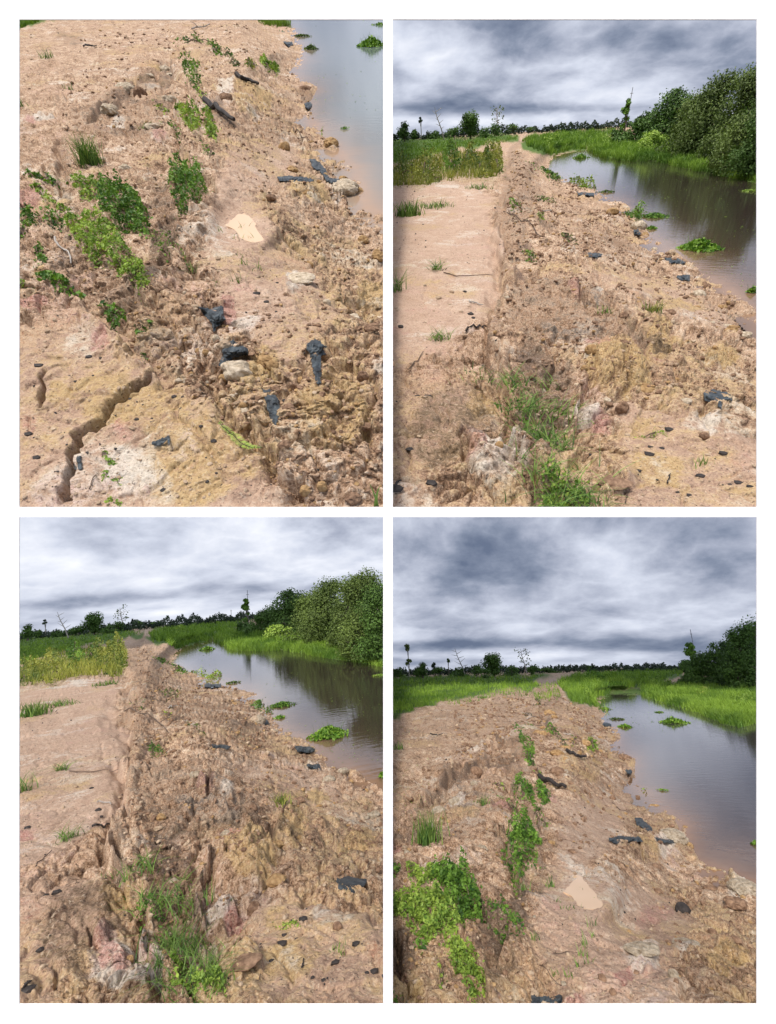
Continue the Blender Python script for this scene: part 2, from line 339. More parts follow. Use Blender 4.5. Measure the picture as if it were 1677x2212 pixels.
def scrap(v, pts, label, m=None, name='plastic_scrap', catg='plastic sheeting', lift=6, wr=5.0, group=None, seed=0):
    """a torn sheet lying in folds on the ground, with its own thickness"""
    p = np.array(pts, float); p = p.mean(0)+(p-p.mean(0))*1.04; pts = [tuple(a) for a in p]; lo, hi = p.min(0)-4, p.max(0)+4; g = 1.5
    xs = np.arange(lo[0], hi[0], g); ys = np.arange(lo[1], hi[1], g); gx, gy = np.meshgrid(xs, ys)
    jx = gx+fbm(gx/7, gy/7, 3, seed+60)*3; jy = gy+fbm(gx/7+30, gy/7, 3, seed+61)*3; ins = inside(jx, jy, pts)
    # smooth ground under it
    c = p.mean(0); O, t0 = v.at(*c); px = t0/FPX; d = -sdf(jx, jy, pts)
    X, _ = v.pt(gx, gy, np.interp(0, [0], [0])+0*gx); zz = v.at(gx, gy)[0][..., 2]
    k = 5; zp = np.pad(zz, k, mode='edge'); zs = sum(zp[a:a+zz.shape[0], b:b+zz.shape[1]] for a in range(0, 2*k+1, 2) for b in range(0, 2*k+1, 2))/36.0
    zm = zz.copy()
    for a in range(0, 2*k+1): 
        for b in range(0, 2*k+1, 2): zm = np.maximum(zm, zp[a:a+zz.shape[0], b:b+zz.shape[1]])
    zp = np.pad(zm, k, mode='edge'); zm = sum(zp[a:a+zz.shape[0], b:b+zz.shape[1]] for a in range(0, 2*k+1) for b in range(0, 2*k+1))/(2*k+1)**2; zs = zs*0.5+zm*0.5
    ang = seed*1.3+0.6; fold = np.abs(np.sin((gx*math.cos(ang)+gy*math.sin(ang))/5.0+fbm(gx/18, gy/18, 2, seed)*5))
    z = zs+px*(0.3*lift*sst(d, 0, 10)+0.42*wr*fold*sst(d, -2, 8)+3*fbm(gx/9, gy/9, 2, seed+5)+1.5)
    Pt, _ = v.pt(gx, gy, z); Pt = Pt-O
    idx = np.arange(gx.size).reshape(gx.shape); q = ins[:-1, :-1] & ins[1:, :-1] & ins[:-1, 1:] & ins[1:, 1:]
    F = np.stack([idx[1:, :-1], idx[1:, 1:], idx[:-1, 1:], idx[:-1, :-1]], -1)[q]
    top = Pt.reshape(-1, 3); bot = top-np.array([0, 0, 1.2*px]); n = len(top)
    ed = {}
    for f in F:
        for a, b in zip(f, np.roll(f, -1)): ed[(a, b)] = 1
    side = [(b, a, a+n, b+n) for (a, b) in ed if (b, a) not in ed]
    Fa = np.concatenate([F, F[:, ::-1]+n, np.array(side)]); used = np.unique(Fa); mp = np.zeros(2*n, int); mp[used] = np.arange(len(used))
    me = mesh_np(name, np.concatenate([top, bot])[used], mp[Fa], m or PLAST, smooth=False)
    return tag(v.obj(name, me, O), label, catg, group)
def where(v, x, y):
    r = ('near the top', 'above the middle', 'below the middle', 'near the bottom')[int(min(3, max(0, (y-v.y0)//263)))]; c = ('far left', 'left', 'centre', 'right', 'far right')[int(min(4, max(0, (x-v.x0)//157)))]
    return ' '+r+', '+c
def clod(v, x, y, rx, rz, label, m, seed, group=None, sub=3, name='clay_clod', catg='clod', ry=None, am=0.26, sink=0.40):
    O, t = v.at(x, y); px = t/FPX
    V, F, _ = rock(rx*px, (ry or rx*0.8)*px, rz*px, sub, seed, am); V[:, 2] += rz*px*(1-sink*2)
    return tag(v.obj(name, mesh_np(name, V, F, m, smooth=False), O), label, catg, group)
def broken(v, regions, n, rmin, rmax, seed, mats, group):
    for k in range(n):
        x, y = sample_poly(regions[k % len(regions)], 1)[0]; r = rmin+(rmax-rmin)*R()**2.2
        clod(v, x, y, r, r*(0.5+0.3*R()), ('small ' if r < rmin+1.5 else 'large ' if r > rmin+5 else '')+('pale', 'ochre', 'brown', 'sandy')[k % 4]+' broken clod'+where(v, x, y)+pick(v), mats[k % 4], seed+k, group+pick(v), 2 if r < 8 else 3, am=.42, sink=.36)
def stick(v, pts, wpx, label, m=None, name='stick', catg='stick', lift=2.0, forks=0, group=None):
    p = np.array(pts, float); tt = np.linspace(0, len(p)-1, 9); x = np.interp(tt, range(len(p)), p[:, 0])+rng.normal(size=9)*0.8; y = np.interp(tt, range(len(p)), p[:, 1])+rng.normal(size=9)*0.8
    P, t = v.at(x, y); px = t.mean()/FPX; P = P.copy(); P[:, 2] = np.maximum(P[:, 2], P[:, 2].mean()*0.5+P[:, 2]*0.5)+px*(lift+wpx*0.4)
    O = P[4].copy(); P = P-O
    parts = [tube(P, np.linspace(1, 0.55, 9)*wpx*0.5*px, 7)]
    for k in range(forks):
        a = P[2+(k*2) % 6]; b = a+np.array([rng.normal()*14, rng.normal()*14, 6+6*R()])*px; parts.append(tube([a, (a+b)/2+np.array([0, 0, 2*px]), b], [0.3*wpx*px, 0.2*wpx*px, 0.1*wpx*px], 5))
    return tag(v.obj(name, mesh_np(name, *cat_mesh(parts)[:2], m or TWIG), O), label, catg, group)
def scatter_stones(v, regions, n, smin, smax, m, name, label, catg):
    q = np.concatenate([sample_poly(r, n//len(regions)) for r in regions]); P, t = v.at(q[:, 0], q[:, 1]); V0, F0 = ICO[1]; N = len(P)
    k = fbm(q[:, 0]/24, q[:, 1]/20, 3, 77)*1.5+R(N)*0.6 > 0.2; P, t = P[k], t[k]; N = len(P)
    sz = (smin+(smax-smin)*R(N)**3.3)*t/FPX*(0.6+0.4*sst(q[k][:, 1]-v.y0, 250, 700)); sc = sz[:, None]*(0.6+0.7*R((N, 3)))*np.array([1, 1, .7]); V = V0[None]*(1+0.45*(R((N, len(V0), 1))-0.5))*sc[:, None, :]
    a = R(N)*6.28; ca, sa = np.cos(a)[:, None], np.sin(a)[:, None]; V = np.stack([V[..., 0]*ca-V[..., 1]*sa, V[..., 0]*sa+V[..., 1]*ca, V[..., 2]], -1)
    V = V+P[:, None, :]+np.array([0, 0, 0.15])*sz[:, None, None]; F = (F0[None]+np.arange(N)[:, None, None]*len(V0)).reshape(-1, 3)
    return tag(v.obj(name, mesh_np(name, V.reshape(-1, 3), F, m)), label, catg, None, 'stuff')
def litter(v, regions, n, lpx, name, label):
    q = np.concatenate([sample_poly(r, n//len(regions)) for r in regions])
    k = fbm(q[:, 0]/30, q[:, 1]/22, 3, 21)+R(len(q))*0.5 > 0.15; q = q[k]; P, t = v.at(q[:, 0], q[:, 1]); N = len(P); px = t/FPX
    P = P.copy(); P[:, 2] += px*1.0*R(N); L = lpx*px*(0.4+R(N)); V, F, T = leaves(P, up_normals(N, 0.45), L, L*0.22, R(N)**1.3)
    return tag(v.obj(name, mesh_np(name, V, F, DRY, T)), label, 'litter', None, 'stuff')
def grass(v, regions, dens, hm, label, m=None, name='grass', wpx=1.7, lean=0.5, hcap=16):
    Q = []
    for r in regions:
        p = np.array(r); A = 0.5*abs(np.dot(p[:, 0], np.roll(p[:, 1], 1))-np.dot(p[:, 1], np.roll(p[:, 0], 1))); qq = sample_poly(r, int(A*dens)); dd = -sdf(qq[:, 0], qq[:, 1], r); Q.append(qq[dd > 7*(fbm(qq[:, 0]/13, qq[:, 1]/6, 3, 91)+0.25)+3*R(len(qq))-2])
    q = np.concatenate(Q); q = q[q[:, 1] > v.ystart(q[:, 0])]; P, t = v.at(q[:, 0], q[:, 1]); N = len(P); px = t/FPX
    c = np.clip(0.5+fbm(P[:, 0]/1.1, P[:, 1]/3.0, 3, 31)*1.2, 0, 1)
    h = np.minimum(hm*(0.5+0.9*R(N))*(0.6+0.8*c), hcap*px); V, F, T = blades(P, h, wpx*px, lean*(0.3+R(N)), np.clip(c*0.75+R(N)*0.4, 0, 1), 2); F = v.clip(V, F)
    return tag(v.obj(name, mesh_np(name, V, F, m or GRASS, T)), label, 'grass', None, 'stuff')
def crown_leaves(clumps, n, lsz, aspect=0.55, clip=None):
    w_ = np.array([c[3]*c[5]+c[3]*c[4] for c in clumps]); w_ = w_/w_.sum(); id_ = rng.choice(len(clumps), n, p=w_); C = np.array(clumps)[id_]
    d = unit(rng.normal(size=(n, 3))); rr = (0.5+0.85*R(n)**1.3)*(1+0.2*fbm(d[:, 0]*2.4+id_*5.1, d[:, 2]*2.4+d[:, 1]*2, 3, 8)); P = C[:, :3]+d*C[:, 3:6]*rr[:, None]
    N = unit(d*0.9+rng.normal(size=(n, 3))*0.6+np.array([0, 0, 0.4])); tint = np.clip(0.15+0.35*R(n)+0.5*_h(id_, id_*0+3, 5)*1.0+0.2*fbm(P[:, 0]*0.9, P[:, 2]*0.9+P[:, 1], 2, 4), 0, 1)
    L = lsz*(0.6+0.8*R(n)); return leaves(P, N, L, L*aspect, tint)
def tree(v, x, y, wpx, hpx, n, label, m, name='tree', catg='tree', trunk=0.25, lsz=7, group=None, shape='round', nc=9, bark=None, seed=0, depth_m=None, tpx=4):
    """trunk, limbs and a crown of leaf clumps; sizes in sheet units at the tree's own distance"""
    O, t = v.at(x, y); px = t/FPX; W, Hh = wpx*px, hpx*px; rs = np.random.default_rng(100+seed)
    e = v.empty(name, O, label, catg, group); cl = []
    for k in range(nc):
        a = rs.random()*6.28; q = rs.random()**0.6
        if shape == 'round': z = Hh*(trunk+(1-trunk)*(0.12+0.78*rs.random())); lim = math.sqrt(max(0.05, 1-((z/Hh-trunk)/(1-trunk)*2-1)**2*0.85))
        elif shape == 'mound': z = Hh*(0.06+0.88*rs.random()**1.05); lim = math.sqrt(max(0.04, 1-(z/Hh)**2))
        else: z = Hh*(trunk+(1-trunk)*rs.random()); lim = 0.6
        r = W*0.5*q*lim*0.75; s_ = W*(0.07+0.15*rs.random()**1.8)*(1.5 if nc < 20 else 1)*(0.75 if shape == 'tall' else 1)
        cl.append((r*math.cos(a), r*math.sin(a)*0.8, z, s_, s_, min(s_*0.8, Hh*0.28)))
    V, F, T = crown_leaves(cl, int(n*1.15), lsz*px); V[:, 2] = np.maximum(V[:, 2], 0.01); F = v.clip(V, F, O)
    child('crown', mesh_np('crown', V, F, m, T), e)
    top = np.array([0, 0, Hh*0.8]); parts = [tube([[0, 0, -0.05*Hh], [0.02*W, 0, Hh*0.3], [-0.02*W, 0.01*W, Hh*0.6], top], np.array([1, 0.8, 0.55, 0.25])*tpx*0.5*px, 7)]
    for k in range(0, nc, 1 if nc < 12 else 2):
        c = np.array(cl[k][:3]); b = np.array([0, 0, min(c[2]*0.7, Hh*0.5)]); parts.append(tube([b, (b+c)/2+np.array([0, 0, -0.04*Hh]), c], np.array([0.45, 0.3, 0.12])*tpx*0.5*px, 5))
    V, F, _ = cat_mesh(parts); F = v.clip(V, F, O)
    child('trunk', mesh_np('trunk', V, F, bark or BARK), e); return e
def bare_tree(v, x, y, hpx, leanpx, label, leafn=40, name='bare_tree', m=None, tpx=3, group=None, twigs=9):
    O, t = v.at(x, y); px = t/FPX; e = v.empty(name, O, label, 'tree', group)
    top = np.array([leanpx*px, 0, hpx*px]); parts = [tube([[0, 0, 0], top*0.35+[0.8*px, 0, 0], top*0.7-[1.0*px, 0, 0], top], np.array([1, 0.8, 0.55, 0.25])*tpx*0.5*px, 6)]; tips = []
    for k in range(twigs):
        b = top*(0.35+0.6*k/twigs); s_ = (-1)**k; d = np.array([s_*(0.10+0.14*R()), 0.1*(R()-0.5), 0.04+0.12*R()])*hpx*px; parts.append(tube([b, b+d*0.5, b+d], np.array([0.4, 0.3, 0.15])*tpx*0.5*px, 4)); tips.append(b+d)
    child('trunk', mesh_np('trunk', *cat_mesh(parts)[:2], PALEBARK), e)
    if leafn:
        tp = np.array(tips)[rng.integers(len(tips), size=leafn)]+rng.normal(size=(leafn, 3))*3.2*px; N = up_normals(leafn); child('leaves', mesh_np('leaves', *leaves(tp, N, 4.5*px, 3*px, R(leafn))[:2], m or LEAFD, np.repeat(R(leafn), 4)), e)
    return e
def far_wood(v, xa, xb, hpx, n, label, y_off=8):
    x = xa+(xb-xa)*R(n); hh = hpx*(0.55+0.45*fbm(x/26, x*0, 3, 61)+0.35*fbm(x/7, x*0+3, 2, 62)); y = v.ystart(x)+R(n)*y_off; P, t = v.at(x, y); px = t/FPX
    P = P.copy(); P[:, 2] += px*hh*R(n)**0.8; N = up_normals(n, 1.2); N[:, 1] -= 0.5; N = unit(N); L = px*(2.2+2.6*R(n)); T = np.clip(0.2+0.5*R(n)+0.5*fbm(x/9, P[:, 2]*0, 2, 63), 0, 1)
    V, F, T = leaves(P, N, L, L*0.8, T); return tag(v.obj('distant_wood', mesh_np('distant_wood', V, F, LEAFF, T)), label, 'wood', None, 'stuff')
def water(v, pts, zw, mat_, shore, pad=45):
    p = np.array(pts); lo, hi = p.min(0)-pad, p.max(0)+pad; lo[0] = max(lo[0], v.lm); hi[0] = min(hi[0], v.rm); g = 5.0
    xs = np.arange(lo[0], hi[0]+g, g); xs = np.minimum(xs, v.rm); ys = np.arange(lo[1], min(hi[1], v.bm)+g, g); gx, gy = np.meshgrid(xs, ys); P, t = v.pt(gx, gy, zw+0*gx)
    k = sdf(gx, gy, pts) < pad; idx = np.arange(gx.size).reshape(gx.shape); q = k[:-1, :-1] & k[1:, :-1] & k[:-1, 1:] & k[1:, 1:]
    F = np.stack([idx[1:, :-1], idx[1:, 1:], idx[:-1, 1:], idx[:-1, :-1]], -1)[q]; me = mesh_np('water', P.reshape(-1, 3), F, mat_, smooth=True)
    a = me.attributes.new('silt', 'FLOAT', 'POINT'); d, _ = seg_dist(gx, gy, shore); sc = np.clip((gy-v.hy(gx))/300, 0.12, 1.6)
    a.data.foreach_set('value', np.clip(np.exp(-d/(38*sc))*1.1+0*gx, 0, 1).ravel().astype(np.float32)); o = link('water', me); o.matrix_world = v.M; return tag(o, kind='structure')
def water_mat(s, body, silt, rough=0.015):
    m, t = mat('pond_water'); co = nd(t, 'ShaderNodeTexCoord').outputs['Object']; b = bsdf(t, rough, 0.5); b.inputs['IOR'].default_value = 1.33
    n = noise(t, co, 1.2, 3); f = mth(t, 'MULTIPLY', attr(t, 'silt'), mth(t, 'ADD', 0.35, n), clamp=True); c = mixc(t, f, body, silt); t.links.new(c, b.inputs['Base Color'])
    mp = nd(t, 'ShaderNodeMapping'); mp.inputs['Scale'].default_value = (1, 2.2, 1); t.links.new(co, mp.inputs[0])
    bp = nd(t, 'ShaderNodeBump'); bp.inputs['Strength'].default_value = 0.06; bp.inputs['Distance'].default_value = 0.04*s; t.links.new(noise(t, mp.outputs[0], 3.5, 3), bp.inputs['Height']); t.links.new(bp.outputs[0], b.inputs['Normal']); return m
def floating(v, x, y, wpx, hpx, n, label, zw, lsz=8, m=None, up=10, name='floating_plant', group=None):
    c, t = v.pt(x, y, zw); px = t/FPX; q = rng.normal(size=(n, 2))*0.42; r = np.hypot(*q.T); q = q[r < 1.15]; n = len(q)
    P = np.stack([q[:, 0]*wpx*0.5*px, q[:, 1]*wpx*0.5*px*0.9, 0.01+up*px*np.clip(1-np.hypot(*q.T), 0.05, 1)*R(n)], 1)
    e = v.empty(name, c, label, 'water plant', group); T = R(n); sz = lsz*px*(0.6+0.7*R(n))
    child('leaves', mesh_np('leaves', *leaves(P, up_normals(n, 0.75), sz, sz*0.7, T)[:2], m or LILY, np.repeat(T, 4)), e)
    k = max(4, n//12); V, F, T = blades(P[:k]*[1, 1, 0], up*px*(0.7+R(k)), 1.3*px, 0.4, R(k)*0.6, 2); child('stems', mesh_np('stems', V, F, GRASSY, T), e); return e
def specks(v, pts, n, zw, label):
    q = sample_poly(pts, n); q = q[fbm(q[:, 0]/45, q[:, 1]/20, 2, 3) > -0.1]; P, t = v.pt(q[:, 0], q[:, 1], zw+0*q[:, 0]); px = t/FPX; n = len(P); P[:, 2] += 0.004
    L = px*(1.5+3.0*R(n)**2); V, F, T = leaves(P, up_normals(n, 0.06), L, L*0.7, R(n)); return tag(v.obj('floating_leaves', mesh_np('floating_leaves', V, F, LILY, T)), label, 'floating leaves', None, 'stuff')
# ------------------------------------------------------------------ skies (cloud layers that give off the sky's light)
def sky_mat(name, gain, bias, hues=None):
    m, t = mat(name); a = attr(t, 'cloud', 'Vector'); dn = attr(t, 'dens')
    n = noise(t, a, 1.5, 10, 0.62, 0.2); n2 = noise(t, a, 0.65, 3, 0.5, 0.2)
    n3 = mth(t, 'ABSOLUTE', mth(t, 'SUBTRACT', noise(t, a, 1.8, 6, 0.5, 0.2), 0.5)); n = mth(t, 'SUBTRACT', mth(t, 'ADD', n, 0.08), mth(t, 'MULTIPLY', n3, 1.1))
    v = mth(t, 'ADD', mth(t, 'ADD', mth(t, 'MULTIPLY', n, 0.42), mth(t, 'MULTIPLY', n2, 0.68)), mth(t, 'ADD', mth(t, 'MULTIPLY', dn, 0.32), bias-0.02))
    c = ramp(t, v, hues or [(0.34, (0.13, 0.165, 0.25)), (0.43, (0.235, 0.275, 0.37)), (0.52, (0.40, 0.435, 0.54)), (0.64, (0.62, 0.66, 0.77)), (0.82, (0.92, 0.94, 1.0))])
    e = nd(t, 'ShaderNodeEmission'); t.links.new(c, e.inputs[0]); e.inputs[1].default_value = gain*2**(-EXPO)
    o = nd(t, 'ShaderNodeOutputMaterial'); t.links.new(e.outputs[0], o.inputs[0]); m.cycles.emission_sampling = 'NONE'; return m
def sky_obj(v, P, blobs, m):
    """P (r,c,3) local points"""
    D = unit(P-np.array([0, 0, v.H])); Z = np.maximum(D[..., 2], 0)+0.21; near = (1-np.clip(np.hypot(P[..., 0], P[..., 1])/300, 0, 1))
    Z = np.maximum(D[..., 2], 0)+0.10; ka, kb = (6.4, 2.5) if v.y0 < 800 else (4.6, 2.2); C = np.stack([np.arctan2(D[..., 0], D[..., 1])*ka, kb*np.log(Z)+near*4, near*2], -1)
    cw = D @ v.B.T @ v.Rw; zc = np.minimum(cw[..., 2], -0.05); X = CX+FPX*cw[..., 0]/-zc; Y = CY-FPX*cw[..., 1]/-zc
    dn = np.zeros(X.shape)
    for (x, y, rx, ry, am) in blobs: dn += am*np.exp(-(((X-x)/rx)**2+((Y-y)/ry)**2))
    r, c = X.shape; i = np.arange(r*c).reshape(r, c); F = np.stack([i[1:, :-1], i[1:, 1:], i[:-1, 1:], i[:-1, :-1]], -1).reshape(-1, 4)
    me = mesh_np('sky', P.reshape(-1, 3), F, m, smooth=True)
    a = me.attributes.new('cloud', 'FLOAT_VECTOR', 'POINT'); a.data.foreach_set('vector', C.ravel().astype(np.float32))
    a = me.attributes.new('dens', 'FLOAT', 'POINT'); a.data.foreach_set('value', dn.ravel().astype(np.float32))
    o = link('sky', me); o.matrix_world = v.M; return tag(o, kind='structure')
def sky_dome(v, blobs, m):
    az = np.radians(np.linspace(-100, 100, 160)); el = np.radians(np.concatenate([np.linspace(-1.5, 20, 90), np.linspace(20.5, 52, 40)]))
    A, E = np.meshgrid(az, el); P = np.stack([300*np.sin(A)*np.cos(E)/np.maximum(np.cos(E), 0.55), 300*np.cos(A)*np.cos(E)/np.maximum(np.cos(E), 0.55), 300*np.sin(E)/np.maximum(np.cos(E), 0.55)+v.H], -1)
    return sky_obj(v, P, blobs, m)
def sky_vault(v, blobs, m):
    xs = np.arange(v.lm-(330 if v.x0 < 800 else 0), v.rm+(330 if v.x0 > 800 else 0)+1, 5.0); rows = []
    yt = v.y0-9
    for q in np.linspace(0, 1, 80):
        y = (v.hy(xs)+10)*(1-q)+yt*q; d = v.ray(xs, y); rows.append(d/np.hypot(d[:, 0], d[:, 1])[:, None]*300+np.array([0, 0, v.H]))
    d = v.ray(xs, yt+0*xs); d = d/np.hypot(d[:, 0], d[:, 1])[:, None]
    for q in np.linspace(0.02, 1, 30): rows.append(d*(300-265*q)+np.array([0, 0, v.H-0.004*q*300*(1-q)]))
    return sky_obj(v, np.stack(rows, 0)[::-1], blobs, m)
# ------------------------------------------------------------------ ground relief
def mul(ab, k): return ab[0]*k, ab[1]*np.maximum(k, 0.3)
def zone_fn(zl, ax=None):
    def f(x, y, X, Y):
        za = np.zeros(x.shape+(3,)); zc = np.zeros(x.shape+(3,)); ch = {'dark': (za, 0), 'yellow': (za, 1), 'white': (za, 2), 'red': (zc, 0), 'green': (zc, 1), 'smooth': (zc, 2)}
        wx = x+fbm(x/30, y/25, 3, 41)*16; wy = y+fbm(x/30+50, y/25, 3, 42)*12
        for (c, shp, fe, am) in zl:
            if shp[0] == 'e': _, a, b, rx, ry = shp; m = 1-sst(np.hypot((wx-a)/rx, (wy-b)/ry), 0.55, 1.15)
            elif shp[0] == 'l': d, _ = seg_dist(wx, wy, shp[2]); m = 1-sst(d, shp[1]*0.4, shp[1]+fe)
            else: m = 1-sst(sdf(wx, wy, shp), -fe, fe)
            A, k = ch[c]; A[..., k] = A[..., k]*(1-m)+am*m if c in ('green', 'smooth') else np.maximum(A[..., k], am*m)
        za[..., 0] = np.clip(za[..., 0]+0.35*sst(fbm(X*0.9, Y*0.9, 3, 51), 0.1, 0.6)*(1-zc[..., 2]), 0, 1)
        za[..., 1] = np.clip(za[..., 1]+0.68*sst(fbm(X*0.9+9, Y*0.9, 3, 52), 0.05, 0.4), 0, 1)
        za[..., 2] = np.clip(za[..., 2]+0.62*sst(fbm(X*1.5, Y*1.5+7, 3, 53), 0.08, 0.4), 0, 1)
        zc[..., 0] = np.clip(zc[..., 0]+0.5*sst(fbm(X*1.1+3, Y*1.1+4, 3, 54), 0.12, 0.45), 0, 1)
        return za, zc
    return f
def disp_fn(scarps=(), cracks=(), mounds=(), flat=(), seed=0, bowl=None):
    def f(x, y, X, Y, smooth):
        rg = 1-0.86*smooth; WX = X+0.12*fbm(X*2.5, Y*2.5, 3, seed+1); WY = Y+0.12*fbm(X*2.5+9, Y*2.5, 3, seed+2)
        z = 0.10*fbm(X*0.9, Y*0.9, 3, seed)*(0.35+0.65*rg)
        n = fbm(WX*4.5, WY*4.5, 4, seed+5); z = z+rg*0.05*(1-2*np.abs(n))-rg*0.025; fz = rg*0.05*fbm(WX*7, WY*7, 4, seed+6)
        for sc, am, sd in ((6.0, 0.06, 20), (13.0, 0.036, 24), (30.0, 0.018, 28)):
            d1, d2, idv = voro(WX*sc, WY*sc, seed+sd); fz = fz+rg*am*(idv*0.4+0.6*sst(np.minimum(d2-d1, 0.45)/0.45)-0.5)*np.where(fbm(X*2+sd, Y*2, 2, seed+sd) > -0.2, 1, 0.35)
        for sc, am, wd in ((1.7, .085, .06), (3.6, .055, .08)):
            d1, d2, idv = voro(WX*sc+3, WY*sc+7, seed+40+int(sc)); mk = sst(fbm(X*0.8+sc, Y*0.8, 2, seed+44), -0.12, 0.22)*rg; z = z-mk*am*np.exp(-((d2-d1)/wd)**2)+mk*am*0.7*(idv-0.5)*sst(d2-d1, 0, 0.25)
        fz = fz+(0.25+0.75*rg)*0.012*fbm(X*55, Y*55, 3, seed+8)+smooth*(0.008*fbm(X*14, Y*14, 3, seed+9)+0.016*fbm(X*5, Y*5, 2, seed+10))
        jx = x+fbm(x/20, y/15, 2, seed+11)*14+fbm(x/60, y/45, 2, seed+17)*30; jy = y+fbm(x/20+40, y/15, 2, seed+12)*12+fbm(x/60+9, y/45, 2, seed+18)*20
        for pts, wd, h in scarps:
            d, sg = seg_dist(jx, jy, pts); s_ = d*sg; z = z+1.15*h*np.where(s_ < 0, 0.5*np.exp(-(s_/(wd*1.6))**2), -0.5*np.exp(-(s_/wd)**2))*np.clip((np.abs(s_)+0.5)/5, 0, 1); fz = fz*(1-0.6*np.exp(-(s_/7)**2))
        for pts, wd, dp in cracks:
            d, _ = seg_dist(x+fbm(x/24, y/18, 2, seed+13)*12, y+fbm(x/24+4, y/18, 2, seed+14)*10, pts); z = z-dp*np.exp(-(d/wd)**4); fz = fz*(1-0.85*np.exp(-(d/(wd*1.6))**2))
        for (a, b, rx, ry, h) in mounds:
            q = np.hypot((jx-a)/rx, (jy-b)/ry); z = z+0.7*h*np.clip(1-q**2, 0, 1)*(1+0.35*fbm(X*9, Y*9, 3, seed+16))
        for (a, b, rx, ry) in flat:
            q = sst(np.hypot((x-a)/rx, (y-b)/ry), 0.75, 1.35); z = z*q-0.012*(1-q); fz = fz*q
        if bowl: z = z-0.034*(1-sst(sdf(x+fbm(x/8, y/8, 2, 5)*4, y+fbm(x/8, y/8, 2, 6)*3, bowl), -9, 5))
        return z, fz
    return f
def pick(v): return ', '+v.name
SOIL = {}
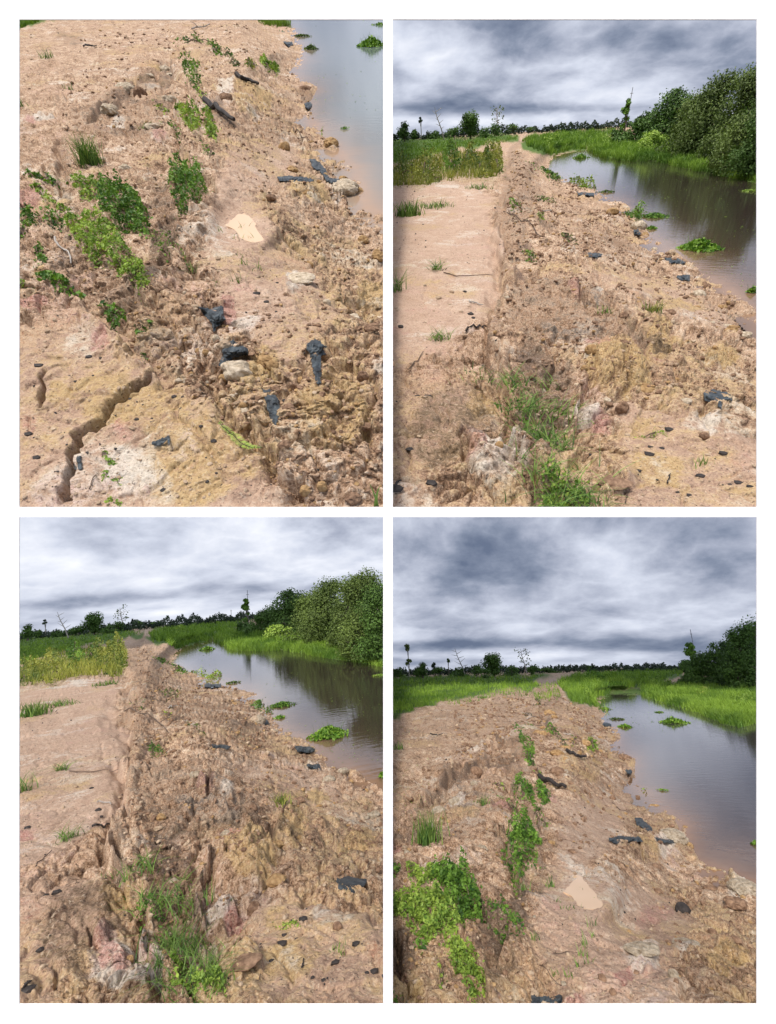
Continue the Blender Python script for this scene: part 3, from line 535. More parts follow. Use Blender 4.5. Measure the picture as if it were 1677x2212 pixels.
# ================================================================== top right and bottom left: the dike with the gully and the wood across the pond
def tz(x, y): return (x*.4792-11, y*.4792-7.4)
def bz(x, y): return (x*.4792-11, y*.4792+511)
A_src = np.array([(660, 496), (166, 235), (746, 132), (498, 184), (341, 299), (209, 304), (703, 818), (487, 746), (372, 1019)], float)
A_dst = np.array([(668, 478), (163, 229), (745, 104), (495, 166), (340, 291), (206, 300), (721, 790), (496, 728), (381, 1015)], float)
AFF = np.linalg.lstsq(np.concatenate([A_src, np.ones((9, 1))], 1), A_dst, rcond=None)[0]
def dike_view(v, second, smat, wmat):
    def M(p):
        p = np.atleast_2d(np.array(p, float))
        if second: p = np.concatenate([p, np.ones((len(p), 1))], 1) @ AFF
        return [(a+v.x0, b+v.y0) for a, b in p]
    T = lambda *pts: M([tz(*p) for p in pts]); B = lambda *pts: M([bz(*p) for p in pts]); T1 = lambda x, y: T((x, y))[0]; B1 = lambda x, y: B((x, y))[0]
    sh = T((900, 600), (830, 610), (762, 625), (738, 650), (715, 690), (760, 725), (850, 770), (940, 790), (1010, 830), (1080, 855), (1100, 900), (1150, 960), (1180, 1000), (1260, 1045), (1310, 1085))+B((1335, 25), (1420, 90), (1500, 130), (1580, 185), (1640, 240), (1700, 300), (1880, 460))
    far = T((900, 600), (980, 640), (1100, 650), (1200, 650), (1300, 672), (1400, 695), (1500, 715), (1600, 735), (1665, 750), (1880, 780)); pond = sh+far[::-1]
    W_ = 0.6
    def zb(x, y):
        d = sdf(x, y, pond); dl, _ = seg_dist(x, y, sh); df, _ = seg_dist(x, y, far); up = np.clip((y-v.hy(x))*0.55, 12, 260)
        L = -W_*(1-sst(d/up)); Rr = -W_+0.12*sst(d/14); qb = sst((df-dl)/44+0.5); o = L*qb+Rr*(1-qb); o = np.where(d < 0, -W_-0.5*sst(-d/40), o)
        return o*sst((y-v.hy(x)-8)/30)
    field = T((-200, 545), (590, 535), (575, 560), (430, 585), (300, 607), (180, 640), (24, 668), (-200, 700)); bank = T((600, 562), (660, 538), (780, 512), (1040, 500), (1015, 545), (880, 578), (895, 602), (830, 610), (735, 632), (690, 612), (630, 598))
    isl = T((880, 580), (950, 548), (1180, 575), (1300, 560), (1880, 580), (1880, 775), (1660, 742), (1500, 708), (1380, 682), (1270, 650), (1100, 645), (980, 635))
    yf = T((24, 690), (180, 640), (300, 610), (420, 620), (500, 605), (515, 690), (480, 740), (330, 735), (170, 765), (-60, 775), (-200, 780), (-200, 700))
    sand = T((-200, 790), (250, 752), (400, 750), (480, 810), (440, 870), (500, 960), (515, 1100))+B((500, 120), (490, 230), (380, 300), (240, 440), (24, 520), (-200, 560))
    crest = T((590, 560), (560, 610), (530, 680), (545, 760), (520, 830), (500, 900), (520, 980))+B((520, 30), (525, 120), (505, 250), (450, 400), (450, 520), (560, 700), (560, 860), (640, 950), (670, 1180))
    zones = zone_fn([('green', field, 4, 1), ('green', bank, 4, 1), ('green', isl, 5, 1), ('green', ('l', 12, far), 4, 1), ('green', yf, 14, .3), ('smooth', sand, 12, .93), ('smooth', B((880, 60), (1300, 120), (1620, 330), (1500, 350), (1250, 260), (1080, 170)), 14, .65),
        ('smooth', B((1050, 640), (1400, 700), (1700, 800), (1700, 1180), (1080, 1180), (1060, 900)), 18, .72), ('smooth', B((-150, 560), (300, 560), (420, 640), (330, 800), (200, 900), (150, 1180), (-150, 1180)), 18, .55),
        ('smooth', T((590, 535), (660, 530), (640, 548), (600, 556)), 4, 1), ('smooth', T((330, 600), (560, 575), (590, 600), (500, 605)), 5, .5),
        ('dark', B((150, 620), (430, 580), (520, 780), (330, 860), (250, 1000), (60, 900)), 20, .75), ('dark', ('l', 8, crest), 10, .6), ('dark', T((640, 600), (600, 700), (640, 800), (560, 900), (520, 800), (540, 640)), 14, .55), ('dark', B((600, 330), (860, 560), (820, 900), (700, 980), (560, 700)), 15, .85), ('dark', B((530, 60), (860, 80), (1080, 240), (1200, 420), (960, 380), (700, 420), (540, 330)), 18, .62), ('dark', T((560, 600), (640, 640), (700, 800), (620, 960), (700, 1118), (520, 1118), (500, 900)), 15, .6), ('dark', T((760, 800), (960, 900), (1150, 1060), (1000, 1060), (800, 930)), 14, .42), ('dark', B((1330, 90), (1640, 280), (1650, 420), (1480, 330)), 14, .5),  # dark strip on the crest puts the scarp's shade into the soil colour
        ('dark', ('l', 9, B((860, 120), (900, 230))), 9, .9), ('dark', ('l', 10, B((1060, 260), (1120, 360), (1250, 430))), 10, .8), ('dark', T((640, 900), (700, 980), (760, 960), (720, 880)), 10, .6), ('dark', T((930, 960), (1050, 950), (1080, 1020), (960, 1030)), 8, .5),  # the two dark lines are crevice shade painted into the ground colour
        ('yellow', ('e', *B1(1040, 500), 70, 70), 5, 1), ('yellow', ('e', *B1(1210, 960), 60, 50), 5, .7), ('white', ('e', *B1(1210, 960), 55, 45), 5, .5), ('yellow', ('e', *B1(430, 640), 32, 30), 4, .8), ('yellow', ('e', *B1(1300, 230), 55, 14), 4, .8), ('yellow', ('e', *B1(1160, 760), 36, 24), 4, .7), ('yellow', ('e', *B1(1230, 370), 30, 45), 5, .9), ('yellow', ('e', *B1(1520, 440), 40, 25), 5, .8),
        ('red', ('e', *B1(390, 850), 30, 55), 5, .8), ('red', ('e', *B1(510, 950), 50, 45), 5, .6), ('red', ('e', *B1(860, 160), 20, 28), 5, .9), ('red', ('e', *B1(960, 390), 35, 20), 5, .8), ('red', ('e', *B1(1600, 930), 40, 45), 5, .6), ('red', ('e', *B1(50, 350), 25, 14), 5, .7), ('red', ('e', *B1(970, 740), 25, 30), 5, .6),
        ('white', ('e', *B1(480, 940), 85, 70), 5, .9), ('white', ('e', *B1(900, 680), 40, 30), 5, .7), ('white', ('e', *B1(1400, 740), 55, 30), 5, .6), ('white', ('e', *B1(940, 160), 20, 30), 5, .6), ('white', ('e', *B1(400, 800), 20, 22), 5, .8), ('white', ('e', *T1(300, 770), 80, 10), 5, .5)])
    rel = disp_fn(scarps=[(crest, 26, 0.17), (B((900, 240), (1030, 320), (1060, 380), (1150, 440)), 16, -0.12), (B((850, 480), (860, 640), (820, 820), (850, 960)), 14, -0.14)],
        cracks=[(B((860, 120), (870, 200), (905, 240)), 5, .12), (B((450, 440), (460, 520), (500, 560)), 7, .14), (B((820, 800), (850, 880), (830, 1000)), 7, .14), (B((930, 450), (950, 500)), 6, .1), (B((860, 880), (930, 910), (1000, 900)), 5, .08), (T((520, 960), (540, 1100)), 5, .08), (B((330, 780), (345, 850)), 5, .07)],
        mounds=[(*B1(1030, 500), 62, 66, .17), (*B1(1220, 370), 28, 42, .12), (*B1(1060, 290), 34, 30, .08), (*B1(860, 160), 24, 26, .12), (*B1(930, 190), 26, 32, .10), (*B1(900, 720), 48, 60, .10), (*B1(970, 990), 62, 52, .10), (*B1(480, 960), 88, 66, .10), (*B1(400, 820), 28, 34, .09), (*B1(560, 110), 18, 26, .08), (*B1(1510, 430), 36, 22, .06), (*B1(650, 520), 28, 24, .06), (*B1(1080, 690), 14, 18, .05), (*T1(560, 780), 34, 24, .12), (*T1(560, 870), 26, 24, .12), (*T1(770, 1060), 60, 16, .1)], seed=3)
    v.terrain(zb, lambda x, y, X, Y, s_: mul(rel(x, y, X, Y, s_), (0.5+0.5*sst((y-v.hy(x))/80))*np.where(sdf(x, y, pond) < 0, 0.3, 1)), zones, smat)
    water(v, pond, -W_, wmat, sh)
    n_ = pick(v); wv = -W_
    # far things
    far_wood(v, v.lm, v.rm, 19, 16000, 'dark far wood along the horizon under the clouds'+n_)
    grass(v, [field], .55, .30, 'bright green field grass left of the dike'+n_, hcap=9); grass(v, [bank, isl, [(a, b-9) for a, b in far]+[(a, b+5) for a, b in far[::-1]]], .9, .5, 'tall bright grass on the far banks of the pond'+n_, hcap=15)
    if 1:
        tree(v, *T1(370, 552), 44, 42, 2600, 'round dense green tree standing alone left of the dike crest'+n_, LEAFD, trunk=.08, lsz=4.0, nc=16, seed=2)
        tree(v, *T1(75, 566), 38, 32, 900, 'small dark bushy tree at the left edge of the field'+n_, LEAFD, trunk=.15, lsz=4.0, nc=8, seed=3)
        tree(v, *T1(152, 556), 17, 38, 130, 'thin palm-like tree with a flat top in the field'+n_, LEAFF, shape='tall', trunk=.78, lsz=4, nc=3, seed=4, bark=PALEBARK, tpx=2.5)
        bare_tree(v, *T1(256, 560), 57, -22, 'leaning dead tree pole in the green field'+n_, leafn=0, name='dead_tree', tpx=3, twigs=7)
        bare_tree(v, *T1(497, 530), 46, -6, 'slender pale tree with sparse leaves near the dike top'+n_, leafn=60, name='sparse_tree', m=LEAFO, tpx=2.6)
        for k, (x, y, ww, hh) in enumerate([(210, 556, 40, 17), (300, 556, 46, 20), (440, 548, 46, 18), (118, 560, 26, 18), (560, 532, 40, 14), (640, 528, 34, 10), (480, 545, 30, 20)]):
            tree(v, *T1(x, y), ww, hh, 420, ['low dark bush beside the palm-like tree', 'wide dark bush between dead pole and round tree', 'dark bush just right of the round tree', 'small bush next to the leftmost tree', 'low bush behind the dike bend', 'small far bush where the dike path ends', 'dark bush at the foot of the slender pale tree'][k]+n_, LEAFD, name='field_bush', catg='bush', shape='mound', lsz=4, nc=7, seed=20+k, tpx=2, group='bushes along the far edge of the field'+n_)
        for k, (x, y, h_) in enumerate([(797, 512, 13), (980, 500, 19), (888, 508, 11)]):
            O, t = v.at(*T1(x, y)); px = t/FPX; e = v.empty('utility_pole', O, ['thin pale pole left on the far green bank', 'tall thin pole right on the far green bank', 'shortest thin pole in the middle of the far bank'][k]+n_, 'pole'); child('post', mesh_np('post', *tube([[0, 0, 0], [0, 0, h_*px]], [0.7*px, 0.5*px], 5)[:2], PALEBARK), e); child('crossbar', mesh_np('crossbar', *tube([[-2*px, 0, h_*px*.88], [2*px, 0, h_*px*.88]], [0.35*px]*2, 4)[:2], PALEBARK), e)
    # pylon tree at the left of the wood
    x, y = T1(1055, 565); O, t = v.at(x, y); px = t/FPX
    e = v.empty('radio_mast', O, 'thin lattice mast rising behind the leafy sapling'+n_, 'mast')
    child('mast_pole', mesh_np('mast_pole', *tube([[2*px, 3*px, 0], [2*px, 3*px, 90*px]], [1.0*px, .6*px], 5)[:2], METAL), e); child('crossbar', mesh_np('crossbar', *tube([[-1*px, 3*px, 80*px], [5*px, 3*px, 80*px]], [.5*px]*2, 4)[:2], METAL), e)
    tree(v, x, y, 32, 74, 520, 'tall leafy sapling at the left end of the wood'+n_, LEAF, shape='tall', trunk=.3, lsz=6, nc=7, seed=5, name='sapling')
    TR = [(1040, 575, 46, 32, LEAFD, 1400, 'low dark shrub under the leafy sapling'), (1250, 590, 120, 112, LEAFD, 5200, 'dark rounded tree left of the middle of the wood'), (1140, 580, 90, 62, LEAFD, 3000, 'dark sloping shrubbery at the left end of the wood'),
          (1420, 640, 130, 158, LEAFO, 7000, 'tall olive tree in the middle of the wood'), (1345, 625, 120, 108, LEAFO, 4600, 'olive bushy tree in front of the tall middle trees'), (1580, 690, 130, 206, LEAFO, 9000, 'tallest tree of the wood near the right edge'),
          (1500, 660, 110, 128, LEAFO, 5000, 'olive bush hanging over the dark water'), (1660, 720, 120, 178, LEAFD, 7000, 'dark tree cut by the right edge of the wood'), (1590, 705, 150, 116, LEAFO, 5600, 'broad olive bush low over the water at the right'), (1200, 610, 70, 40, LEAFB, 1500, 'bright low shrub at the foot of the dark rounded tree')]
    for k, (x, y, ww, hh, m_, n, lb) in enumerate(TR):
        tree(v, *T1(x, y), ww*1.1, hh*0.87, int(n*1.8), lb+n_, m_, name='wood_tree' if hh > 100 else 'wood_shrub', catg='tree' if hh > 100 else 'shrub', shape='mound', lsz=4.9, nc=60 if hh > 100 else 22, seed=40+k, tpx=6, group='trees and shrubs of the wood across the pond'+n_)
    mat_plant(v, T((1380, 650), (1500, 675), (1660, 700), (1760, 720), (1760, 765), (1665, 745), (1500, 712), (1390, 690)), 2600, 12, LEAFB, 'fringe of bright floating weed along the foot of the wood'+n_, name='bank_weed', catg='water plant', m=LEAFB, lsz=4.5, stems=0)
    for pts, lb in [(T((690, 560), (760, 530), (800, 560), (760, 590), (700, 590)), 'darker weeds on the bend of the green bank'), (T((940, 560), (1020, 556), (1060, 580), (980, 600)), 'yellow-green weeds where the pond narrows'), (T((1180, 590), (1260, 580), (1300, 620), (1210, 625)), 'olive weeds before the dark rounded tree')]:
        mat_plant(v, pts, 700, 13, None, lb+n_, name='bank_weed', catg='weed', m=LEAFB, lsz=4, stems=0)
    # yellow flowering weeds
    for k, (a, b, c, d, n) in enumerate([(24, 150, 735, 60, 800), (110, 240, 735, 80, 900), (240, 330, 690, 70, 1000), (330, 420, 690, 70, 1000), (410, 515, 700, 80, 1500)]):
        P_ = T((a, c+20 if k < 2 else c+30), (a+5, c-d), ((a+b)/2, c-d-20), (b, c-d), (b+5, c+10), ((a+b)/2, c+35)); mat_plant(v, P_, int(n*1.7), 24, None, ['yellow flowering weeds at the left edge of the plateau', 'yellow weeds second from the left on the plateau', 'greener weed clump in the middle of the yellow band', 'yellow-green weeds right of the middle of the band', 'tall golden weed clump at the gully edge'][k]+n_, name='flowering_weed', catg='weed', m=WEED if k != 2 else LEAF, lsz=4.4, stems=6)
    grass(v, [yf], .28, .30, 'weed stems and grass of the yellow band on the plateau'+n_, m=WEED, wpx=1.8, hcap=24, name='weed_stems')
    # shoreline plants
    for pts, n, h, lb, m_ in [(T((790, 735), (935, 735), (940, 790), (870, 780)), 900, 15, 'bright grass clump at the water edge halfway along the bank', LEAFB), (T((1050, 890), (1150, 870), (1200, 900), (1160, 950), (1100, 930)), 1100, 14, 'leafy clump at the shore before the floating plants', LEAF), (T((610, 655), (700, 690), (790, 740), (760, 750), (660, 690)), 700, 9, 'green creeping strip along the upper bank', LEAF), (T((520, 850), (600, 890), (610, 920), (560, 910)), 320, 9, 'small green patch in the gully by the plateau edge', LEAF), (T((640, 820), (750, 810), (760, 850), (680, 860)), 260, 6, 'faint olive patch on the upper bank slope', LEAFO),
                              (T((770, 980), (840, 985), (860, 1030), (800, 1010)), 320, 8, 'olive green tuft beside the dark soil patch', LEAFO), (T((670, 905), (710, 905), (705, 940), (675, 935)), 160, 8, 'tiny bright green tuft on the mid slope', LEAFB), (T((590, 1060), (650, 1065), (690, 1118), (610, 1118))+B((600, 10)), 420, 12, 'green tuft in the shaded upper gully', LEAF)]:
        mat_plant(v, pts, n, h, None, lb+n_, name='shore_plant' if 'shore' in lb or 'water' in lb else 'ground_plant', catg='plant', m=m_, lsz=4.2, stems=4)
    floating(v, *T1(870, 640), 34, 20, 260, 'small round floating clump far up the pond'+n_, wv, 4, up=8); floating(v, *T1(1200, 905), 60, 30, 420, 'loose leafy floating plants off the shore clump'+n_, wv, 5, m=LEAF, up=8, )
    floating(v, *T1(1405, 1050), 84, 60, 700, 'large bright floating plant near the dark sheet at the shore'+n_, wv, 9, up=22); floating(v, *T1(1190, 960), 26, 20, 120, 'little green floating tuft beside the bank'+n_, wv, 5, up=6); floating(v, *T1(985, 795), 40, 12, 130, 'flat floating weeds past the bright grass clump'+n_, wv, 4, m=LEAFO, up=4)
    floating(v, *B1(1640, 165), 18, 30, 110, 'small floating plant at the right edge'+n_, wv, 7, up=14); floating(v, *T1(1635, 790), 40, 16, 140, 'pale green weeds floating at the right edge below the wood'+n_, wv, 4, m=LEAFB, up=3)
    for k, (x, y) in enumerate([(1515, 90), (1590, 130)]): tuft(v, *B1(x, y), 22, 7, ['thin reed stems in the water near the lower shore', 'branching reed stems beside the small floating plant'][k]+n_, name='reed', spread=4, wpx=1.4)
    specks(v, pond, 900, wv, 'scattered floating leaves on the pond'+n_)
    # tufts on the sand and in the gully
    tuft(v, *T1(90, 900), 36, 190, 'dense green grass tuft on the pale sand at the left'+n_, spread=13, lean=.5); tuft(v, *T1(215, 865), 20, 120, 'low spreading grass tuft right of the dense one'+n_, spread=18, lean=.9, wpx=1.8); tuft(v, *T1(410, 780), 16, 90, 'short grass tuft at the top of the bare sand'+n_, spread=14, lean=.8, wpx=1.8)
    tuft(v, *B1(215, 70), 34, 40, 'sprawling thin grass at the top of the sand'+n_, spread=6, lean=1.6, wpx=2); tuft(v, *B1(40, 165), 60, 46, 'tall stalky grass at the left border'+n_, spread=9, lean=.8); tuft(v, *B1(235, 375), 36, 70, 'dark spreading grass tuft on the lower sand'+n_, spread=12, lean=1.3, wpx=2)
    tuft(v, *B1(1185, 270), 30, 60, 'yellow green grass tuft on the right slope'+n_, m=WEED, spread=10, lean=.7); tuft(v, *B1(970, 280), 20, 24, 'sparse thin grass below the red clods'+n_, spread=8, lean=.8)
    GT = [(560, 600, 40, 90, 14), (620, 690, 44, 150, 18), (690, 800, 52, 200, 20), (720, 880, 48, 170, 16), (790, 690, 44, 70, 20), (730, 560, 46, 40, 12), (790, 1090, 60, 240, 26), (700, 1030, 40, 90, 16), (880, 1100, 40, 120, 16)]
    for k, (x, y, h_, n, sp) in enumerate(GT): tuft(v, *B1(x, y), h_*1.3, int(n*0.6), ['topmost grass tuft in the lower gully', 'second grass tuft down the lower gully', 'lush leaning grass in the middle of the gully', 'grass tuft just below the lush leaning grass', 'thin airy grass right of the gully tufts', 'tall wispy stems above the gully grass', 'big leafy grass clump at the bottom border', 'grass tuft left of the big bottom clump', 'grass tuft right of the big bottom clump'][k]+n_, spread=sp*1.5, lean=1.4, wpx=3.0, group='grass tufts in the gully'+n_) if True else 0
    mat_plant(v, B((670, 1040), (740, 990), (800, 1060), (900, 1060), (930, 1180), (660, 1180)), 700, 22, None, 'broad leaved green plant at the bottom border of the gully'+n_, name='ground_plant', catg='plant', m=LEAFB, lsz=9, stems=8)
    mat_plant(v, B((470, 620), (560, 640), (690, 760), (700, 830), (600, 760)), 450, 14, None, 'dark trailing leaves beneath the gully grass'+n_, name='ground_plant', catg='plant', m=LEAF, lsz=6, stems=6)
    mat_plant(v, None, 260, 8, None, 'bright seedlings in a line on the yellow soil'+n_, name='seedlings', catg='plant', m=LEAFB, lsz=5, line=5, stems=3) if 0 else None
    mat_plant(v, B((1140, 780), (1260, 780), (1260, 810), (1150, 805)), 160, 6, None, 'line of tiny bright seedlings on the yellow soil'+n_, name='seedlings', catg='plant', m=LEAFB, lsz=5, stems=2); tuft(v, *B1(1430, 920), 26, 22, 'small green shoots above the lower right corner'+n_, spread=8, lean=.6); tuft(v, *B1(400, 560), 26, 34, 'pale grass on the ledge left of the gully'+n_, spread=22, lean=1.0)
    # sheets, sticks, chips
    scrap(v, B((1425, 610), (1475, 600), (1560, 620), (1550, 650), (1510, 645), (1505, 705), (1485, 660), (1430, 655)), 'star shaped dark sheeting scrap on the right slope'+n_, seed=1, lift=9)
    scrap(v, T((880, 1062), (930, 1068), (970, 1070), (960, 1088), (890, 1082)), 'small dark sheeting scrap on the upper slope'+n_, seed=2, lift=6); scrap(v, T((1250, 1088), (1320, 1090), (1345, 1110), (1325, 1118), (1262, 1112)), 'dark sheeting scrap at the shore by the large floating plant'+n_, seed=3, lift=5)
    scrap(v, B((1300, 88), (1360, 84), (1365, 110), (1320, 112)), 'grey sheeting piece at the water edge below the floating plant'+n_, seed=4); scrap(v, T((1105, 960), (1135, 962), (1140, 985), (1115, 985)), 'tiny dark sheeting piece in the upper shore line'+n_, seed=5); scrap(v, T((850, 790), (930, 795), (930, 812), (860, 808)), 'dark wet strip by the bright grass clump'+n_, seed=6)
    CH = [(135, 620, 8), (185, 625, 10), (375, 250, 8), (40, 1075, 16), (200, 1070, 15), (100, 880, 10), (345, 160, 5), (385, 270, 5), (1270, 780, 10), (1180, 880, 11), (1190, 840, 7), (1410, 985, 9), (1580, 1010, 9), (1630, 1035, 7), (1360, 1075, 6), (1310, 1055, 5), (1240, 850, 6), (1130, 970, 6), (60, 320, 7), (1510, 890, 9), (175, 1020, 5), (1550, 1020, 6)]
    for k, (x, y, r) in enumerate(CH): clod(v, *B1(x, y), r, r*.5, 'small black charcoal chip on the ground'+where(v, *B1(x, y))+n_, CHAR, 200+k, 'black charcoal chips'+n_, 1, 'charcoal_chip', 'charcoal', am=.5)
    CL = [(1400, 180, 14, 9, PALE, 'pale flat clod near the lower shore'), (1060, 285, 10, 8, BROWN, 'brown clod under the split red mound'), (500, 890, 9, 8, OCHRE, 'ochre lump on the white stained ground'), (880, 540, 8, 7, OCHRE, 'orange lump at the foot of the big yellow mound'), (1345, 660, 11, 6, PALE, 'pale lump left of the star shaped sheet'), (1425, 815, 10, 9, BROWN, 'rounded brown lump on the lower right slope'), (1160, 600, 20, 10, OCHRE, 'ochre clod right of the big yellow mound'), (920, 440, 14, 11, OCHRE, 'ochre block above the big yellow mound'), (700, 570, 9, 7, PALE, 'white lump above the gully grass'), (1265, 260, 13, 7, BROWN, 'flat dark clod on the right slope'), (1010, 1050, 34, 8, BROWN, 'long brown slab at the bottom right of the gully'), (1055, 690, 13, 14, BROWN, 'upright brown stump-like clod below the big mound')]
    for k, (x, y, a, h_, m_, lb) in enumerate(CL): clod(v, *B1(x, y), a, h_, lb+n_, m_, 300+k)
    stick(v, T((500, 905), (560, 925), (640, 955), (690, 1010)), 3.2, 'long dead branch across the upper gully'+n_, name='dead_branch', catg='branch', forks=3); stick(v, T((690, 890), (735, 893)), 3, 'short pale stick on the mid slope'+n_, m=PALEBARK); stick(v, B((250, 85), (360, 88), (470, 80)), 2.4, 'thin runner stem over the sand edge'+n_, m=GRASSY if 0 else TWIG)
    stick(v, B((370, 210), (430, 225)), 3.5, 'short grey stick on the pale sand'+n_, m=PALEBARK); stick(v, B((350, 340), (400, 320), (450, 285)), 5, 'dark charred stick by the gully edge'+n_, m=CHAR); stick(v, B((90, 515), (130, 480), (160, 440)), 3, 'curved twig on the left sand'+n_); stick(v, B((1265, 1015), (1275, 975)), 4, 'short black stick standing out of the pale soil'+n_, m=CHAR); stick(v, B((25, 1080), (60, 1045)), 7, 'thick black stick in the lower left corner'+n_, m=CHAR); stick(v, B((1065, 1120), (1085, 1065)), 2.5, 'bent twig at the bottom right of the gully'+n_)
    land = [T((24, 760), (560, 600), (720, 700), (1080, 870), (1300, 1118), (24, 1118)), B((24, 0), (1330, 30), (1640, 260), (1700, 1150), (24, 1150))]; rough_ = [T((560, 600), (720, 700), (1080, 870), (1300, 1118), (520, 1118)), B((520, 0), (1330, 40), (1640, 270), (1660, 600), (900, 700), (640, 1150), (460, 500))]
    scatter_stones(v, rough_, 6240, .8, 7.0, BROWN, 'soil_crumbs', 'brown crumbs of broken soil on the bank'+n_, 'soil'); scatter_stones(v, rough_+[land[1]], 2520, .8, 6.5, CRUMB, 'pale_crumbs', 'pale crumbs of clay on the bank'+n_, 'soil'); scatter_stones(v, rough_, 1100, .8, 6.5, OCHRE, 'ochre_crumbs', 'ochre crumbs of clay on the bank'+n_, 'soil')
    broken(v, [B((520, 60), (860, 100), (1100, 240), (1280, 420), (1150, 640), (1050, 640), (900, 1000), (700, 560), (520, 560)), T((1000, 850), (1300, 1090), (1250, 1118), (950, 900)), B((1330, 60), (1640, 270), (1640, 420), (1450, 330))], 36, 4, 15, 3000, [PALE, OCHRE, BROWN, CRUMB], 'broken clods of the eroded bank')
    scatter_stones(v, land, 500, .8, 3.4, CHAR, 'charcoal_bits', 'tiny black charcoal bits over the ground'+n_, 'charcoal'); litter(v, rough_+[B((60, 560), (480, 560), (560, 900), (200, 1100))], 9000, 5.5, 'plant_litter', 'dry brown plant litter on the bank'+n_); litter(v, land, 2500, 4.5, 'dry_straw', 'sparse dry straw on the sand'+n_)
# ================================================================== top left and bottom right: the dike with creepers and the puddle
def puddle(v, pts, label):
    c = np.mean(pts, 0); O, t = v.at(*c); z = O[2]+0.026; p = np.array(pts+[pts[0]], float); p = c+(p-c)*1.22; q = []
    for k in range(len(pts)):
        for s_ in np.linspace(0, 1, 6, endpoint=False): q.append(p[k]*(1-s_)+p[k+1]*s_)
    q = np.array(q); q = (np.roll(q, 1, 0)+np.roll(q, -1, 0)+np.roll(q, 2, 0)+np.roll(q, -2, 0)+q)/5; P, _ = v.pt(q[:, 0], q[:, 1], z+0*q[:, 0]); C, _ = v.pt(*c, z); n = len(P); V = np.concatenate([P, P-[0, 0, .02], [C], [C-[0, 0, .02]]])
    F = [(2*n, k, (k+1) % n) for k in range(n)]+[(2*n+1, n+(k+1) % n, n+k) for k in range(n)]+[(k, n+k, (k+1) % n) for k in range(n)]+[((k+1) % n, n+k, n+(k+1) % n) for k in range(n)]
    m, tt = mat('puddle_water'); b = bsdf(tt, .02, .8); b.inputs['Base Color'].default_value = (.66, .47, .30, 1); C0 = O
    return tag(v.obj('puddle', mesh_np('puddle', V-C0, F, m), C0), label, 'puddle')
